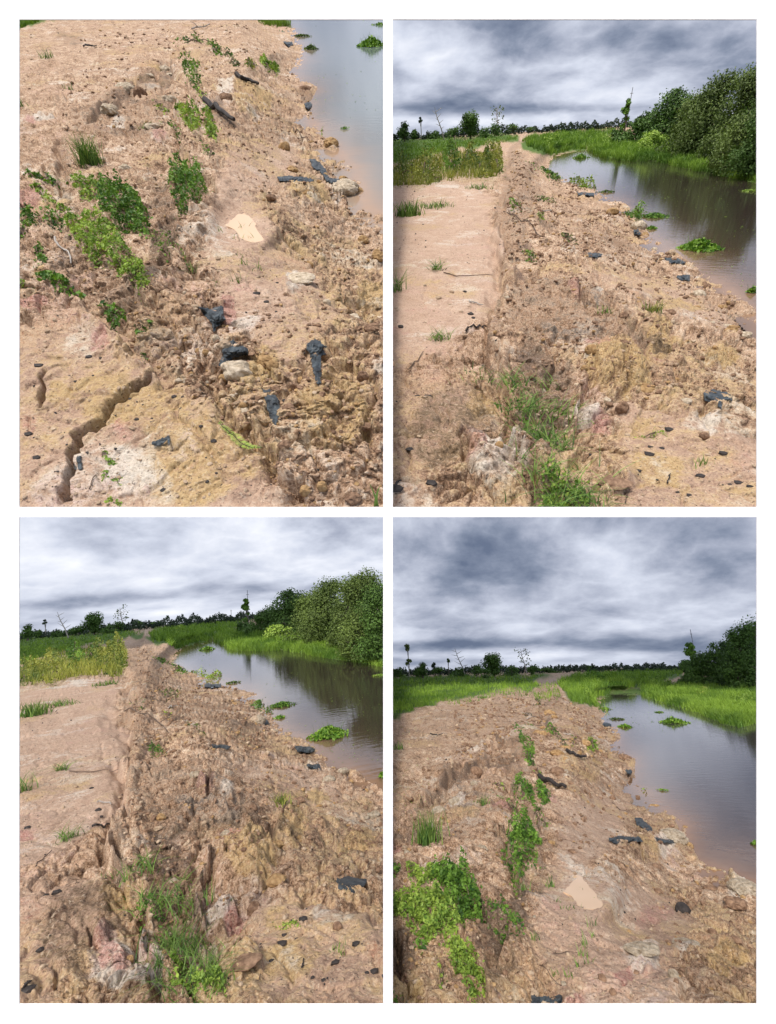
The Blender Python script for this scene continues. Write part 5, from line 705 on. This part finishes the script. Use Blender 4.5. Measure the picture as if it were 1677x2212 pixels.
def view_four(v, smat, wmat):
    T = lambda *pts: [(x*.4792+838, y*.4792+1106) for x, y in pts]; B = lambda *pts: [(x*.4792+838, y*.4792+1624) for x, y in pts]; T1 = lambda x, y: T((x, y))[0]; B1 = lambda x, y: B((x, y))[0]; n_ = pick(v); W_ = 0.6
    sh = T((1140, 820), (1010, 824), (950, 842), (960, 880), (990, 910), (985, 940), (1030, 980), (1045, 1010), (1035, 1060), (1070, 1100))+B((1110, 40), (1108, 100), (1115, 150), (1190, 210), (1230, 250), (1320, 315), (1350, 400), (1400, 500), (1480, 530), (1540, 545), (1660, 605), (1860, 720))
    far = T((1140, 820), (1200, 840), (1290, 872), (1350, 885), (1420, 912), (1500, 945), (1580, 968), (1665, 945), (1860, 950)); pond = sh+far[::-1]
    def zb(x, y):
        d = sdf(x, y, pond); dl, _ = seg_dist(x, y, sh); df, _ = seg_dist(x, y, far); up = np.clip((y-v.hy(x))*0.55, 12, 300); L = -W_*(1-sst(d/up)); Rr = -W_+0.12*sst(d/14)
        qb = sst((df-dl)/44+0.5); o = L*qb+Rr*(1-qb); o = np.where(d < 0, -W_-0.5*sst(-d/40), o); return o*sst((y-v.hy(x)-8)/30)
    field = T((-60, 740), (640, 730), (740, 728), (640, 762), (700, 790), (450, 800), (270, 850), (24, 922), (-60, 950)); bank = T((760, 770), (850, 726), (960, 720), (1340, 690), (1340, 730), (1150, 790), (1010, 800), (1000, 820), (940, 842), (950, 880), (1000, 900), (920, 880), (830, 860)); isl = T((1140, 820), (1150, 790), (1220, 762), (1320, 780), (1860, 800), (1860, 955), (1660, 945), (1580, 962), (1400, 905), (1290, 868))
    crest = T((700, 800), (760, 840), (700, 900), (720, 980), (640, 1010), (560, 1040), (600, 1118))+B((560, 60), (600, 130), (560, 160), (600, 260), (700, 330), (500, 360), (560, 500), (600, 640), (460, 700), (560, 860), (440, 1000), (470, 1180))
    zones = zone_fn([('green', field, 4, 1), ('green', bank, 4, 1), ('green', isl, 5, 1), ('green', ('l', 12, far), 4, 1), ('smooth', T((640, 762), (740, 732), (840, 728), (800, 752), (720, 765)), 3, 1), ('smooth', T((-60, 930), (300, 850), (600, 830), (650, 900), (500, 1040), (-60, 1118)), 18, .12), ('green', ('l', 10, T((1000, 812), (1150, 812))), 4, 1), ('smooth', B((760, 230), (1100, 200), (1040, 420), (850, 560), (1250, 640), (1400, 800), (1250, 1000), (1400, 1180), (900, 1180), (650, 860), (680, 620), (760, 500)), 22, .72), ('smooth', ('e', *B1(890, 650), 80, 52), 5, 1),
        ('dark', ('l', 11, B((180, 200), (260, 140), (420, 60), (560, 20))), 10, .85), ('dark', B((24, 120), (420, 60), (560, 240), (520, 420), (24, 420)), 18, .5), ('dark', T((-60, 960), (500, 860), (760, 860), (600, 1000), (-60, 1118)), 18, .4), ('dark', B((1090, 40), (1200, 230), (1400, 500), (1300, 470), (1050, 160)), 14, .5), ('dark', B((380, 680), (640, 600), (640, 900), (560, 1000), (440, 1100), (400, 800)), 20, .8), ('dark', B((24, 780), (100, 800), (140, 960), (24, 980)), 10, .9), ('dark', ('l', 14, crest), 12, .6), ('dark', B((500, 240), (720, 330), (740, 640), (640, 640), (700, 400)), 12, .55), ('dark', B((1500, 660), (1640, 700), (1640, 760), (1540, 720)), 10, .7), ('dark', B((1290, 680), (1360, 720), (1350, 780)), 8, .8), ('dark', T((700, 810), (800, 860), (720, 1000), (650, 900)), 12, .5), ('dark', B((1150, 950), (1290, 980), (1260, 1080)), 12, .5), ('dark', B((900, 90), (1100, 140), (1100, 190), (950, 160)), 12, .4),
        ('yellow', ('e', *B1(860, 60), 70, 40), 5, .7), ('yellow', ('e', *B1(1150, 450), 55, 30), 5, .7), ('yellow', ('e', *B1(1520, 570), 40, 25), 5, .8), ('yellow', ('e', *B1(1550, 950), 50, 25), 5, .7), ('yellow', ('e', *B1(80, 1060), 40, 30), 5, .7), ('white', ('e', *B1(1150, 900), 52, 30), 4, 1), ('white', ('e', *B1(1350, 890), 34, 18), 4, .9), ('white', ('e', *B1(310, 220), 24, 20), 4, 1), ('white', ('e', *B1(1600, 620), 44, 30), 4, .9), ('white', ('e', *B1(760, 870), 26, 16), 4, .6), ('white', ('e', *B1(1050, 880), 20, 14), 4, .8), ('white', ('e', *B1(1270, 430), 30, 18), 4, .7),
        ('red', ('e', *B1(1200, 740), 60, 24), 5, .8), ('red', ('e', *B1(1060, 970), 24, 22), 4, .9), ('red', ('e', *B1(820, 1090), 40, 24), 4, .9), ('red', ('e', *B1(500, 260), 26, 16), 4, .8), ('red', ('e', *B1(760, 230), 16, 14), 4, .8), ('red', ('e', *B1(40, 400), 20, 20), 4, .6)])
    v.level = [(*B1(885, 640), 54, 40)]
    rel = disp_fn(scarps=[(crest, 24, .15), (B((180, 210), (260, 150), (340, 80), (420, 60), (500, 0))+T((560, 1040),), 14, .16)], cracks=[(B((190, 210), (250, 160), (290, 120), (350, 60)), 6, .12), (B((400, 100), (420, 60)), 4, .1), (T((90, 985), (180, 965)), 3, .05), (B((40, 800), (50, 900), (40, 960)), 8, .14), (B((120, 440), (140, 470)), 4, .08)],
        mounds=[(*T1(630, 990), 44, 26, .14), (*T1(530, 1080), 60, 24, .10), (*B1(860, 60), 50, 26, .08), (*B1(530, 280), 40, 34, .10), (*B1(640, 470), 38, 40, .14), (*B1(300, 700), 90, 70, .10), (*B1(430, 320), 30, 22, .08), (*B1(1150, 440), 60, 28, .08), (*B1(1280, 440), 40, 26, .08), (*B1(1600, 640), 44, 34, .08), (*B1(1520, 560), 30, 16, .06), (*B1(1150, 905), 42, 26, .06), (*B1(1350, 885), 30, 16, .05), (*B1(320, 460), 32, 20, .06), (*T1(740, 850), 30, 18, .12), (*T1(740, 940), 36, 22, .12), (*B1(1100, 30), 16, 16, .06), (*B1(1560, 900), 40, 20, .06)], flat=[(*B1(885, 640), 58, 42)], bowl=B((792, 628), (830, 585), (855, 567), (890, 582), (915, 610), (935, 645), (965, 685), (920, 698), (880, 694), (850, 675), (840, 645)), seed=63)
    v.terrain(zb, lambda x, y, X, Y, s_: mul(rel(x, y, X, Y, s_), (0.5+0.5*sst((y-v.hy(x))/80))*np.where(sdf(x, y, pond) < 0, 0.3, 1)), zones, smat)
    wv = -W_; water(v, pond, wv, wmat, sh[6:])
    puddle(v, B((792, 628), (830, 585), (855, 567), (890, 582), (915, 610), (935, 645), (965, 685), (920, 698), (880, 694), (850, 675), (840, 645)), 'milky cream puddle below the creeper bushes'+n_)
    far_wood(v, v.lm, v.rm, 14, 14000, 'dark far wood along the horizon'+n_); grass(v, [field], .55, .32, 'bright green field grass left of the dike'+n_, hcap=11); grass(v, [bank, isl, [(a, b-9) for a, b in far]+[(a, b+5) for a, b in far[::-1]]], .9, .5, 'tall bright grass on the far banks of the pond'+n_, hcap=16)
    grass(v, [T((440, 790), (760, 770), (800, 860), (700, 850), (560, 830), (300, 870), (260, 860))], .12, .3, 'thin grass where the field meets the bare soil'+n_, hcap=11, name='thin_grass')
    tree(v, *T1(482, 742), 46, 46, 2800, 'round dense green tree standing alone in the field'+n_, LEAFD, trunk=.06, lsz=4, nc=16, seed=2); tree(v, *T1(160, 748), 34, 32, 900, 'dark bushy tree near the left border'+n_, LEAFD, trunk=.15, lsz=4, nc=8, seed=3); tree(v, *T1(95, 742), 26, 70, 420, 'tall ragged half dead tree at the left'+n_, LEAFO, trunk=.35, shape='tall', lsz=4.5, nc=9, seed=4, bark=PALEBARK, tpx=3); tree(v, *T1(275, 738), 20, 38, 180, 'small flat topped palm-like tree'+n_, LEAFD, shape='tall', trunk=.78, lsz=4, nc=4, seed=6, tpx=2.5); tree(v, *T1(208, 742), 14, 30, 130, 'thin little tree between the bushy and palm-like trees'+n_, LEAFF, shape='tall', trunk=.5, lsz=4, nc=4, seed=7, tpx=2)
    bare_tree(v, *T1(350, 742), 60, -20, 'leaning dead tree pole in the field'+n_, leafn=0, name='dead_tree', tpx=3, twigs=8); bare_tree(v, *T1(625, 728), 52, -8, 'slender pale tree with sparse leaves'+n_, leafn=75, name='sparse_tree', m=LEAFO, tpx=2.6)
    for k, (x, y, ww, hh) in enumerate([(45, 745, 34, 26), (230, 740, 40, 18), (330, 742, 46, 20), (400, 742, 46, 22), (560, 738, 50, 18), (650, 736, 34, 20), (720, 728, 40, 9), (915, 716, 30, 8), (130, 746, 24, 18), (440, 748, 40, 18)]): tree(v, *T1(x, y), ww, hh, 420, ['dark bush at the left border', 'low dark bush left of the palm-like tree', 'dark bush under the dead pole', 'wide bush left of the round tree', 'low bush right of the round tree', 'bush at the foot of the slender pale tree', 'flat far bush by the dike path', 'tiny far bush above the green bank', 'low bush under the half dead tree', 'green bush in front of the round tree'][k]+n_, LEAFD, name='field_bush', catg='bush', shape='mound', lsz=4, nc=7, seed=20+k, tpx=2, group='bushes along the far edge of the field'+n_)
    for k, (x, y, h_) in enumerate([(828, 708, 11), (925, 706, 11), (1187, 698, 8)]): O, t = v.at(*T1(x, y)); px = t/FPX; e = v.empty('utility_pole', O, ['leftmost thin pole on the horizon', 'thin pole near the middle of the horizon', 'short pole right on the horizon'][k]+n_, 'pole'); child('post', mesh_np('post', *tube([[0, 0, 0], [0, 0, h_*px]], [0.7*px, 0.5*px], 5)[:2], PALEBARK), e); child('crossbar', mesh_np('crossbar', *tube([[-2*px, 0, h_*px*.88], [2*px, 0, h_*px*.88]], [0.35*px]*2, 4)[:2], PALEBARK), e)
    O, t = v.at(*T1(1355, 694)); px = t/FPX; e = v.empty('small_house', O, 'small pale block house at the horizon beside the wood'+n_, 'house')
    def bx(x0, x1, y0, y1, z0, z1): V = np.array([(x, y, z) for x in (x0, x1) for y in (y0, y1) for z in (z0, z1)])*px; return V, np.array([(0, 1, 3, 2), (4, 6, 7, 5), (0, 4, 5, 1), (2, 3, 7, 6), (0, 2, 6, 4), (1, 5, 7, 3)]), np.zeros(8)
    child('wall', mesh_np('wall', *bx(-10, 10, -4, 6, -1, 9)[:2], CONC), e); child('roof', mesh_np('roof', *bx(-11, 11, -5, 7, 9, 10.5)[:2], PALEBARK), e); child('door', mesh_np('door', *bx(3, 6, -4.4, -4.05, 0, 6)[:2], CHAR), e); child('window', mesh_np('window', *bx(-6, -2.5, -4.4, -4.05, 4, 7)[:2], CHAR), e)
    x, y = T1(1392, 742); O, t = v.at(x, y); px = t/FPX; e = v.empty('radio_mast', O, 'thin lattice mast behind the leafy sapling'+n_, 'mast'); child('mast_pole', mesh_np('mast_pole', *tube([[5*px, 3*px, 0], [5*px, 3*px, 100*px]], [1.1*px, .7*px], 5)[:2], METAL), e); child('crossbar', mesh_np('crossbar', *tube([[3*px, 3*px, 90*px], [7*px, 3*px, 90*px]], [.6*px]*2, 4)[:2], METAL), e)
    tree(v, x, y, 42, 72, 620, 'leafy sapling at the left end of the wood'+n_, LEAF, shape='tall', trunk=.3, lsz=7, nc=7, seed=5, name='sapling')
    for k, (x, y, ww, hh, m_, n, lb) in enumerate([(1375, 785, 60, 50, LEAFD, 2400, 'low dark shrub at the left end of the wood'), (1450, 790, 80, 66, LEAFD, 3200, 'sloping dark shrub right of the leafy sapling'), (1540, 795, 110, 96, LEAFD, 4800, 'broad dark tree in the middle of the wood'), (1640, 800, 120, 134, LEAFD, 7500, 'tall dark tree at the right border'), (1590, 800, 90, 52, LEAFD, 3000, 'low dense shrub in front of the tall dark tree'), (1750, 800, 150, 150, LEAFD, 5000, 'dark tree cut by the right border')]): tree(v, *T1(x, y), ww, hh, int(n*1.7), lb+n_, m_, name='wood_tree' if hh > 90 else 'wood_shrub', catg='tree' if hh > 90 else 'shrub', shape='mound', lsz=4.8, nc=56 if hh > 90 else 22, seed=70+k, tpx=6, group='trees and shrubs of the wood at the right'+n_)
    for pts, lb, m_ in [(T((1170, 780), (1230, 755), (1320, 785), (1240, 810)), 'yellow-green weed hump left on the green island', LEAFB), (T((1330, 820), (1420, 790), (1480, 820), (1400, 850)), 'yellowish weeds in the middle of the green island', WEED), (T((850, 735), (950, 728), (990, 770), (880, 775)), 'dark weeds on the crest of the green bank', LEAF), (T((840, 790), (900, 800), (960, 880), (900, 860)), 'bright weeds low on the green bank', LEAFB), (T((1500, 840), (1660, 830), (1660, 900), (1540, 890)), 'short leafy weeds at the right of the green island', LEAFB)]:
        mat_plant(v, pts, 900, 13, None, lb+n_, name='bank_weed', catg='weed', m=m_, lsz=4, stems=0)
    floating(v, *T1(1290, 950), 56, 34, 520, 'rounded floating plant in the middle of the pond'+n_, wv, 5.5, up=12); floating(v, *T1(1070, 970), 30, 16, 180, 'flat bright floating plant at the shore'+n_, wv, 5, up=6); floating(v, *T1(1030, 935), 34, 22, 130, 'sparse weed above the flat shore plant'+n_, wv, 4, m=LEAFO, up=4); floating(v, *B1(1240, 175), 22, 16, 50, 'tiny loose weed floating in dark water'+n_, wv, 4, up=3); floating(v, *B1(1660, 420), 16, 22, 60, 'green tuft at the right border of the pond'+n_, wv, 6, up=8); floating(v, *T1(1225, 903), 20, 6, 60, 'thin weed line far up the pond'+n_, wv, 3.5, up=2); floating(v, *T1(980, 890), 26, 10, 120, 'grassy weed at the foot of the green bank'+n_, wv, 4, up=5)
    specks(v, far[:6]+T((1500, 1000), (1150, 1000), (980, 900)), 320, wv, 'scattered floating leaves on the pond'+n_)
    VN = [(T((550, 1000), (580, 970), (640, 958), (730, 970), (770, 1010), (740, 1020), (660, 980), (570, 1010)), 700, 8, LEAF, 'creeper arching over the round top mound', 4.5), (T((720, 985), (760, 1000), (820, 1050), (810, 1070), (750, 1020)), 330, 7, LEAFD, 'sparse dark creeper right of the top mound', 4), (T((585, 1020), (620, 1020), (665, 1070), (665, 1118), (620, 1118)), 700, 12, LEAF, 'creeper running down under the top mound', 5), (B((600, 0), (660, 0), (662, 60), (640, 80), (610, 50)), 600, 12, LEAF, 'lower continuation of the creeper under the mound', 5), (B((655, 88), (690, 88), (690, 112), (660, 115)), 110, 7, LEAFB, 'tiny bright sprig above the dark log', 5), (B((560, 155), (620, 145), (660, 180), (670, 280), (620, 260), (580, 200)), 1300, 18, LEAF, 'green creeper clump left of the dark log', 5.5), (B((660, 150), (700, 155), (735, 210), (730, 280), (690, 270), (665, 200)), 900, 16, LEAF, 'green creeper clump at the dark log', 5.5), (B((650, 270), (690, 300), (730, 345), (720, 355), (670, 320)), 250, 8, LEAF, 'thin creeper tail under the two clumps', 5), (B((470, 140), (520, 145), (530, 160), (490, 160)), 120, 7, LEAFB, 'small bright sprig left of the creeper clumps', 5), (B((450, 185), (540, 210), (600, 260), (570, 330), (530, 340), (570, 270), (520, 220)), 420, 7, LEAF, 'loose creeper curving down left of the clumps', 5),
        (B((530, 400), (580, 370), (650, 380), (700, 460), (690, 530), (620, 560), (570, 590), (540, 500)), 2600, 34, LEAF, 'rounded creeper bush in the middle of the slope', 6.5), (B((480, 410), (530, 420), (550, 500), (520, 490)), 160, 7, LEAF, 'loose leaves left of the rounded bush', 6), (B((560, 560), (620, 560), (600, 625), (575, 610)), 260, 10, LEAF, 'dark tail under the rounded bush', 5.5), (B((70, 500), (190, 500), (240, 540), (200, 610), (110, 590)), 1000, 16, LEAFB, 'yellow-green creeper at the top of the big patch', 7), (B((190, 560), (260, 525), (340, 525), (380, 590), (440, 660), (430, 760), (330, 760), (240, 660)), 4000, 40, LEAF, 'dense mounded heart of the big creeper patch', 7), (B((24, 640), (130, 620), (240, 660), (340, 760), (300, 860), (180, 850), (60, 760), (-0, 730)), 3200, 22, LEAFB, 'spreading left part of the big creeper patch', 7.5), (B((260, 850), (360, 840), (440, 930), (440, 1000), (400, 1030), (340, 990), (280, 950)), 1900, 20, LEAFB, 'bright lower end of the big creeper patch', 7), (B((365, 1030), (405, 1040), (400, 1130), (370, 1120)), 300, 12, LEAFB, 'hanging tail below the big creeper patch', 8), (B((440, 700), (520, 690), (620, 800), (630, 880), (540, 830), (450, 790)), 700, 10, LEAF, 'thin dark leaves right of the big creeper patch', 6), (B((225, 930), (245, 930), (260, 1060), (235, 1050)), 90, 8, LEAFB, 'thin vertical runner below the big patch', 7), (B((0, 1080), (90, 1080), (90, 1110), (0, 1130)), 130, 10, LEAF, 'broad leaves at the lower left corner', 10), (B((0, 490), (60, 500), (60, 560), (0, 620)), 200, 9, LEAF, 'leaves at the left border beside the yellow-green creeper', 7), (B((110, 850), (180, 850), (170, 900), (120, 890)), 120, 10, LEAF, 'larger leaves hanging at the left of the big patch', 10)]
    for pts, n, h, m_, lb, ls in VN: mat_plant(v, pts, n, h, None, lb+n_, m=m_, lsz=ls, stems=8, group='creeping vines along the slope'+n_)
    for pts, n, h, m_, lb in [(T((885, 1040), (930, 1035), (955, 1065), (945, 1095), (900, 1075)), 500, 14, LEAFB, 'bright bushy plant close to the shore'), (T((815, 1025), (850, 1025), (860, 1060), (830, 1060)), 220, 8, WEED, 'yellowish plant left of the bright bushy one'), (B((1142, 168), (1170, 168), (1172, 205), (1148, 205)), 100, 12, LEAFB, 'small plant at the water edge'), (T((655, 840), (690, 840), (690, 880), (660, 880)), 130, 6, LEAFO, 'olive leaves on the dark scarp at the top'), (T((600, 895), (650, 900), (645, 925), (610, 915)), 110, 5, LEAFO, 'olive leaves on the upper plateau edge')]: mat_plant(v, pts, n, h, None, lb+n_, name='ground_plant', catg='plant', m=m_, lsz=4.8, stems=4)
    tuft(v, *B1(178, 410), 72, 190, 'tall green grass tuft on the left slope'+n_, spread=12, lean=.4, wpx=2.4); tuft(v, *T1(45, 1075), 22, 24, 'thin grass at the left border of the bare plateau'+n_, spread=6, lean=.5, wpx=1.8); tuft(v, *T1(62, 972), 14, 14, 'faint grass wisps at the left of the plateau'+n_, spread=5, wpx=1.6); tuft(v, *T1(428, 838), 15, 40, 'green tuft at the upper edge of the bare soil'+n_, spread=5, wpx=1.8); tuft(v, *B1(430, 250), 24, 36, 'dusty green tuft left of the loose creeper'+n_, spread=8, wpx=2)
    for k, (x, y, h_, n) in enumerate([(868, 610, 14, 5), (915, 650, 16, 5), (765, 670, 16, 5), (792, 695, 16, 5), (848, 695, 15, 5), (915, 770, 40, 9), (880, 840, 32, 7), (925, 810, 18, 5), (875, 905, 30, 9), (850, 945, 24, 6), (900, 940, 26, 8), (745, 970, 18, 6), (820, 990, 18, 8), (665, 850, 30, 12), (730, 600, 28, 12), (620, 640, 26, 16)]): tuft(v, *B1(x, y), h_, n, ['shoot standing inside the puddle at the top', 'shoot inside the lower right of the puddle', 'small shoot left of the puddle', 'second small shoot left of the puddle', 'shoot at the lower left rim of the puddle', 'tall shoot just below the puddle', 'tall shoot further down below the puddle', 'low shoot right of the tall ones', 'spreading shoot above the twig', 'thin shoot left of the spreading one', 'leafy shoot right of the spreading one', 'small shoot near the thin twig', 'low shoots under the spreading one', 'dark thin shoots at the edge of the slope', 'dark shoots left of the puddle near the bush', 'thin stems under the rounded bush'][k]+n_, spread=5, lean=.6, wpx=2.4, name='green_shoot')
    SC = [(B((1112, 295), (1150, 300), (1195, 345), (1205, 380), (1285, 395), (1290, 412), (1210, 400), (1170, 355), (1125, 330)), 'dark sheeting strip bending towards the shore', 8), (B((998, 385), (1060, 378), (1140, 385), (1150, 405), (1090, 402), (1030, 412), (1000, 400)), 'flat dark sheeting strip left of the bending one', 7), (B((1070, 75), (1095, 78), (1102, 95), (1080, 98)), 'small dark piece at the water edge', 5), (T((960, 948), (1005, 950), (1012, 965), (980, 968)), 'dark strip at the upper shore', 4), (B((650, 1095), (740, 1105), (790, 1085), (805, 1170), (640, 1170)), 'dark sheeting scrap cut by the bottom border', 9)]
    for k, (pts, lb, lf) in enumerate(SC): scrap(v, pts, lb+n_, seed=30+k, lift=lf)
    CL = [('B', 1150, 905, 34, 9, PALE, 'large white flat clod on the lower sand'), ('B', 1350, 885, 24, 7, PALE, 'white flat clod right of the largest one'), ('B', 1290, 1005, 11, 12, PALE, 'small upright white stone'), ('B', 1425, 1045, 16, 7, PALE, 'long white clod near the lower right'), ('B', 50, 980, 10, 9, PALE, 'white stone at the left border'), ('B', 605, 1053, 5, 5, PALE, 'tiny round white stone'), ('B', 980, 500, 11, 7, BROWN, 'dark brown clod above the puddle'), ('B', 765, 100, 15, 11, BROWN, 'dark split clod above the log'), ('B', 1200, 240, 16, 9, OCHRE, 'orange block at the shore bend'), ('B', 1350, 425, 13, 12, OCHRE, 'orange lump at the water edge'), ('B', 1290, 425, 26, 15, PALE, 'pale grey boulder near the water edge'), ('B', 1070, 30, 14, 7, BROWN, 'brown block sticking into the water'), ('B', 1345, 350, 7, 5, OCHRE, 'ochre stone just in the water'), ('B', 1425, 385, 14, 5, OCHRE, 'flat ochre stone in the shallow water'), ('B', 965, 1000, 8, 9, BROWN, 'dark stone left of the upright white one'), ('B', 1010, 1050, 7, 8, BROWN, 'little dark stone below the other dark stone'), ('B', 1330, 725, 14, 12, CHAR, 'black crumbled clump on the right slope'), ('B', 1570, 690, 22, 10, BROWN, 'dark rooty clump near the right border'), ('B', 1610, 640, 34, 14, PALE, 'pale boulder at the right border'), ('B', 310, 225, 18, 11, PALE, 'pale lump on the reddish left slope'), ('B', 1540, 1120, 16, 9, PALE, 'greyish clod at the bottom border'), ('B', 400, 95, 12, 10, BROWN, 'brown block in the plateau scarp'), ('B', 830, 460, 9, 6, BROWN, 'brown lump below the clumps'), ('T', 620, 990, 24, 9, PALE, 'sandy rounded cap of the top mound')]
    for k, (z_, x, y, a, h_, m_, lb) in enumerate(CL): q = (B1 if z_ == 'B' else T1)(x, y); clod(v, *q, a, h_, lb+n_, m_, 900+k, sub=4 if a > 15 else 3, am=.28)
    stick(v, B((685, 130), (740, 155), (805, 180)), 12, 'charred log beside the creeper clumps'+n_, m=CHAR, name='charred_log', catg='log', lift=4); stick(v, B((810, 15), (850, 35), (900, 60)), 8, 'dark half buried log on the upper bank'+n_, m=CHAR, name='charred_log', catg='log', lift=1); stick(v, B((740, 885), (835, 876)), 2, 'thin twig on the sand'+n_); stick(v, B((680, 925), (730, 975), (770, 1005)), 2, 'thin dark root line on the sand'+n_); stick(v, T((620, 935), (680, 925)), 2.2, 'pale forked stick on the plateau top'+n_, m=PALEBARK, forks=2); stick(v, B((1010, 230), (1050, 265), (1090, 280)), 2, 'thin dark stick on the middle bank'+n_); stick(v, T((190, 1010), (250, 1012)), 3, 'flat dark stick on the plateau'+n_, m=CHAR)
    for k in range(12):
        x, y = sample_poly(B((450, 380), (1350, 480), (1600, 900), (1600, 1100), (900, 1100), (600, 900)), 1)[0]; r = 3+5*R()**2; clod(v, x, y, r, r*.7, 'small loose clod on the slope'+where(v, x, y)+n_, [PALE, OCHRE, BROWN][k % 3], 950+k, 'small clods scattered over the slope'+n_, 2)
    broken(v, [B((24, 150), (400, 60), (560, 240), (520, 500), (24, 480)), T((560, 1000), (800, 880), (1000, 1118), (700, 1118)), B((1000, 200), (1350, 330), (1400, 500), (1740, 700), (1740, 1170), (1300, 1100), (1150, 600)), B((440, 700), (640, 640), (700, 1100), (470, 1150))], 44, 5, 16, 5000, [PALE, OCHRE, BROWN, CRUMB], 'broken clods of the eroded slope')
    ar = [T((-60, 960), (300, 860), (700, 800), (840, 870), (1000, 960), (1080, 1118), (-60, 1118)), B((-60, 0), (1090, 0), (1110, 150), (1400, 500), (1740, 640), (1740, 1170), (-60, 1170))]; rg = [T((300, 860), (700, 800), (840, 870), (1000, 960), (1080, 1118), (300, 1118)), B((24, 100), (500, 0), (1090, 0), (1110, 150), (1400, 500), (1740, 640), (1740, 1170), (1400, 1170), (1150, 620), (760, 450), (640, 900), (440, 1170), (24, 1170))]
    scatter_stones(v, rg, 6600, .8, 7.0, BROWN, 'soil_crumbs', 'brown crumbs of broken soil'+n_, 'soil'); scatter_stones(v, ar, 3849, .8, 6.5, CRUMB, 'pale_crumbs', 'pale crumbs of clay'+n_, 'soil'); scatter_stones(v, rg, 1300, .8, 6.5, OCHRE, 'ochre_crumbs', 'ochre crumbs of clay'+n_, 'soil'); scatter_stones(v, ar, 500, .8, 3.4, CHAR, 'charcoal_bits', 'tiny charcoal bits over the ground'+n_, 'charcoal'); litter(v, rg, 9000, 5.5, 'plant_litter', 'dry brown plant litter'+n_); litter(v, [ar[0]], 3000, 4.5, 'dry_straw', 'sparse dry straw on the plateau'+n_)
# ================================================================== the white mount with its four windows
D_ = 7.0; TH = 0.01
def mount():
    f = D_/FPX; X = [-0.25*1677, 42, 828, 849, 1635, 1677*1.25]; Y = [-0.25*2212, 42, 1095, 1117, 2169, 2212*1.25]
    def box(x0, x1, y0, y1, z0, z1):
        V = np.array([((x-CX)*f, -(y-CY)*f, -z) for x in (x0, x1) for y in (y0, y1) for z in (z0, z1)]); return V, np.array([(0, 1, 3, 2), (4, 6, 7, 5), (0, 4, 5, 1), (2, 3, 7, 6), (0, 2, 6, 4), (1, 5, 7, 3)]), np.zeros(8)
    X[0], X[5], Y[0], Y[5] = -40, 1717, -40, 2252
    e = link('window_mount', None); e.matrix_world = cam_matrix; tag(e, 'white mount board with four upright windows opening onto the views', 'mount board')
    for nm, a in (('top_rail', (X[0], X[5], Y[0], Y[1])), ('bottom_rail', (X[0], X[5], Y[4], Y[5])), ('middle_rail', (X[0]+40+2, X[5]-42, Y[2], Y[3])), ('side_rail', (X[0], X[1], Y[1], Y[4])), ('side_rail', (X[4], X[5], Y[1], Y[4])), ('centre_rail', (X[2], X[3], Y[1], Y[2])), ('centre_rail', (X[2], X[3], Y[3], Y[4]))):
        a = list(a)
        if nm == 'middle_rail': a[0], a[1] = X[1], X[4]
        child(nm, mesh_np(nm, *box(*a, D_, D_+TH)[:2], WHITE), e)
cam_matrix = Matrix.Rotation(math.pi/2+PITCH, 4, 'X')
mount()
LOW, UP = 4.0, 80.0
v1 = View('top left view', 42, 42, [(42, -60), (828, -60)], UP); v2 = View('top right view', 849, 42, [(849, 291), (1635, 246)], UP)
v3 = View('bottom left view', 42, 1117, [(42, 1369), (828, 1301)], LOW); v4 = View('bottom right view', 849, 1117, [(849, 1446), (1635, 1430)], LOW)
SLO, SUP = soil_mat(LOW), soil_mat(UP)
b2 = [(960, 130, 130, 60, .35), (900, 90, 60, 40, .1), (1250, 80, 260, 40, -.12), (1500, 120, 160, 60, -.05), (920, 225, 130, 22, -.5), (1080, 235, 200, 16, -.4), (1000, 262, 260, 12, .35), (1330, 200, 130, 30, .25), (1320, 232, 160, 9, -.3), (1560, 250, 160, 22, .3), (870, 110, 40, 60, -.1), (1100, 60, 60, 40, -.2)]
sky_dome(v2, b2, sky_mat('cloud_sky', 1.12, 0.02))
b3 = [(90, 1190, 120, 80, .5), (200, 1240, 200, 50, .35), (460, 1150, 260, 50, .1), (620, 1220, 160, 50, .15), (120, 1310, 140, 14, -.5), (300, 1290, 160, 12, -.4), (250, 1322, 240, 8, .3), (500, 1270, 120, 10, -.2), (700, 1180, 100, 40, -.2)]
sky_vault(v3, b3, sky_mat('cloud_sky_bright', 1.12, 0.10))
b4 = [(920, 1290, 120, 60, .2), (1060, 1310, 90, 50, .3), (1100, 1220, 120, 60, -.4), (1370, 1160, 120, 50, .2), (1560, 1250, 110, 60, -.1), (930, 1395, 140, 12, -.5), (1200, 1392, 200, 12, -.45), (870, 1370, 60, 30, .3), (1180, 1360, 120, 16, .1), (1350, 1355, 130, 22, .3), (1450, 1395, 90, 14, -.4), (1050, 1415, 300, 8, .4), (1010, 1190, 80, 40, -.2)]
sky_vault(v4, b4, sky_mat('cloud_sky_mid', 1.12, 0.02))
view_one(v1, SUP, water_mat(UP, (.15, .18, .18), (.36, .23, .14))); dike_view(v2, False, SUP, water_mat(UP, (.036, .026, .022), (.28, .17, .10)))
dike_view(v3, True, SLO, water_mat(LOW, (.036, .026, .022), (.28, .17, .10))); view_four(v4, SLO, water_mat(LOW, (.055, .045, .045), (.28, .15, .07)))
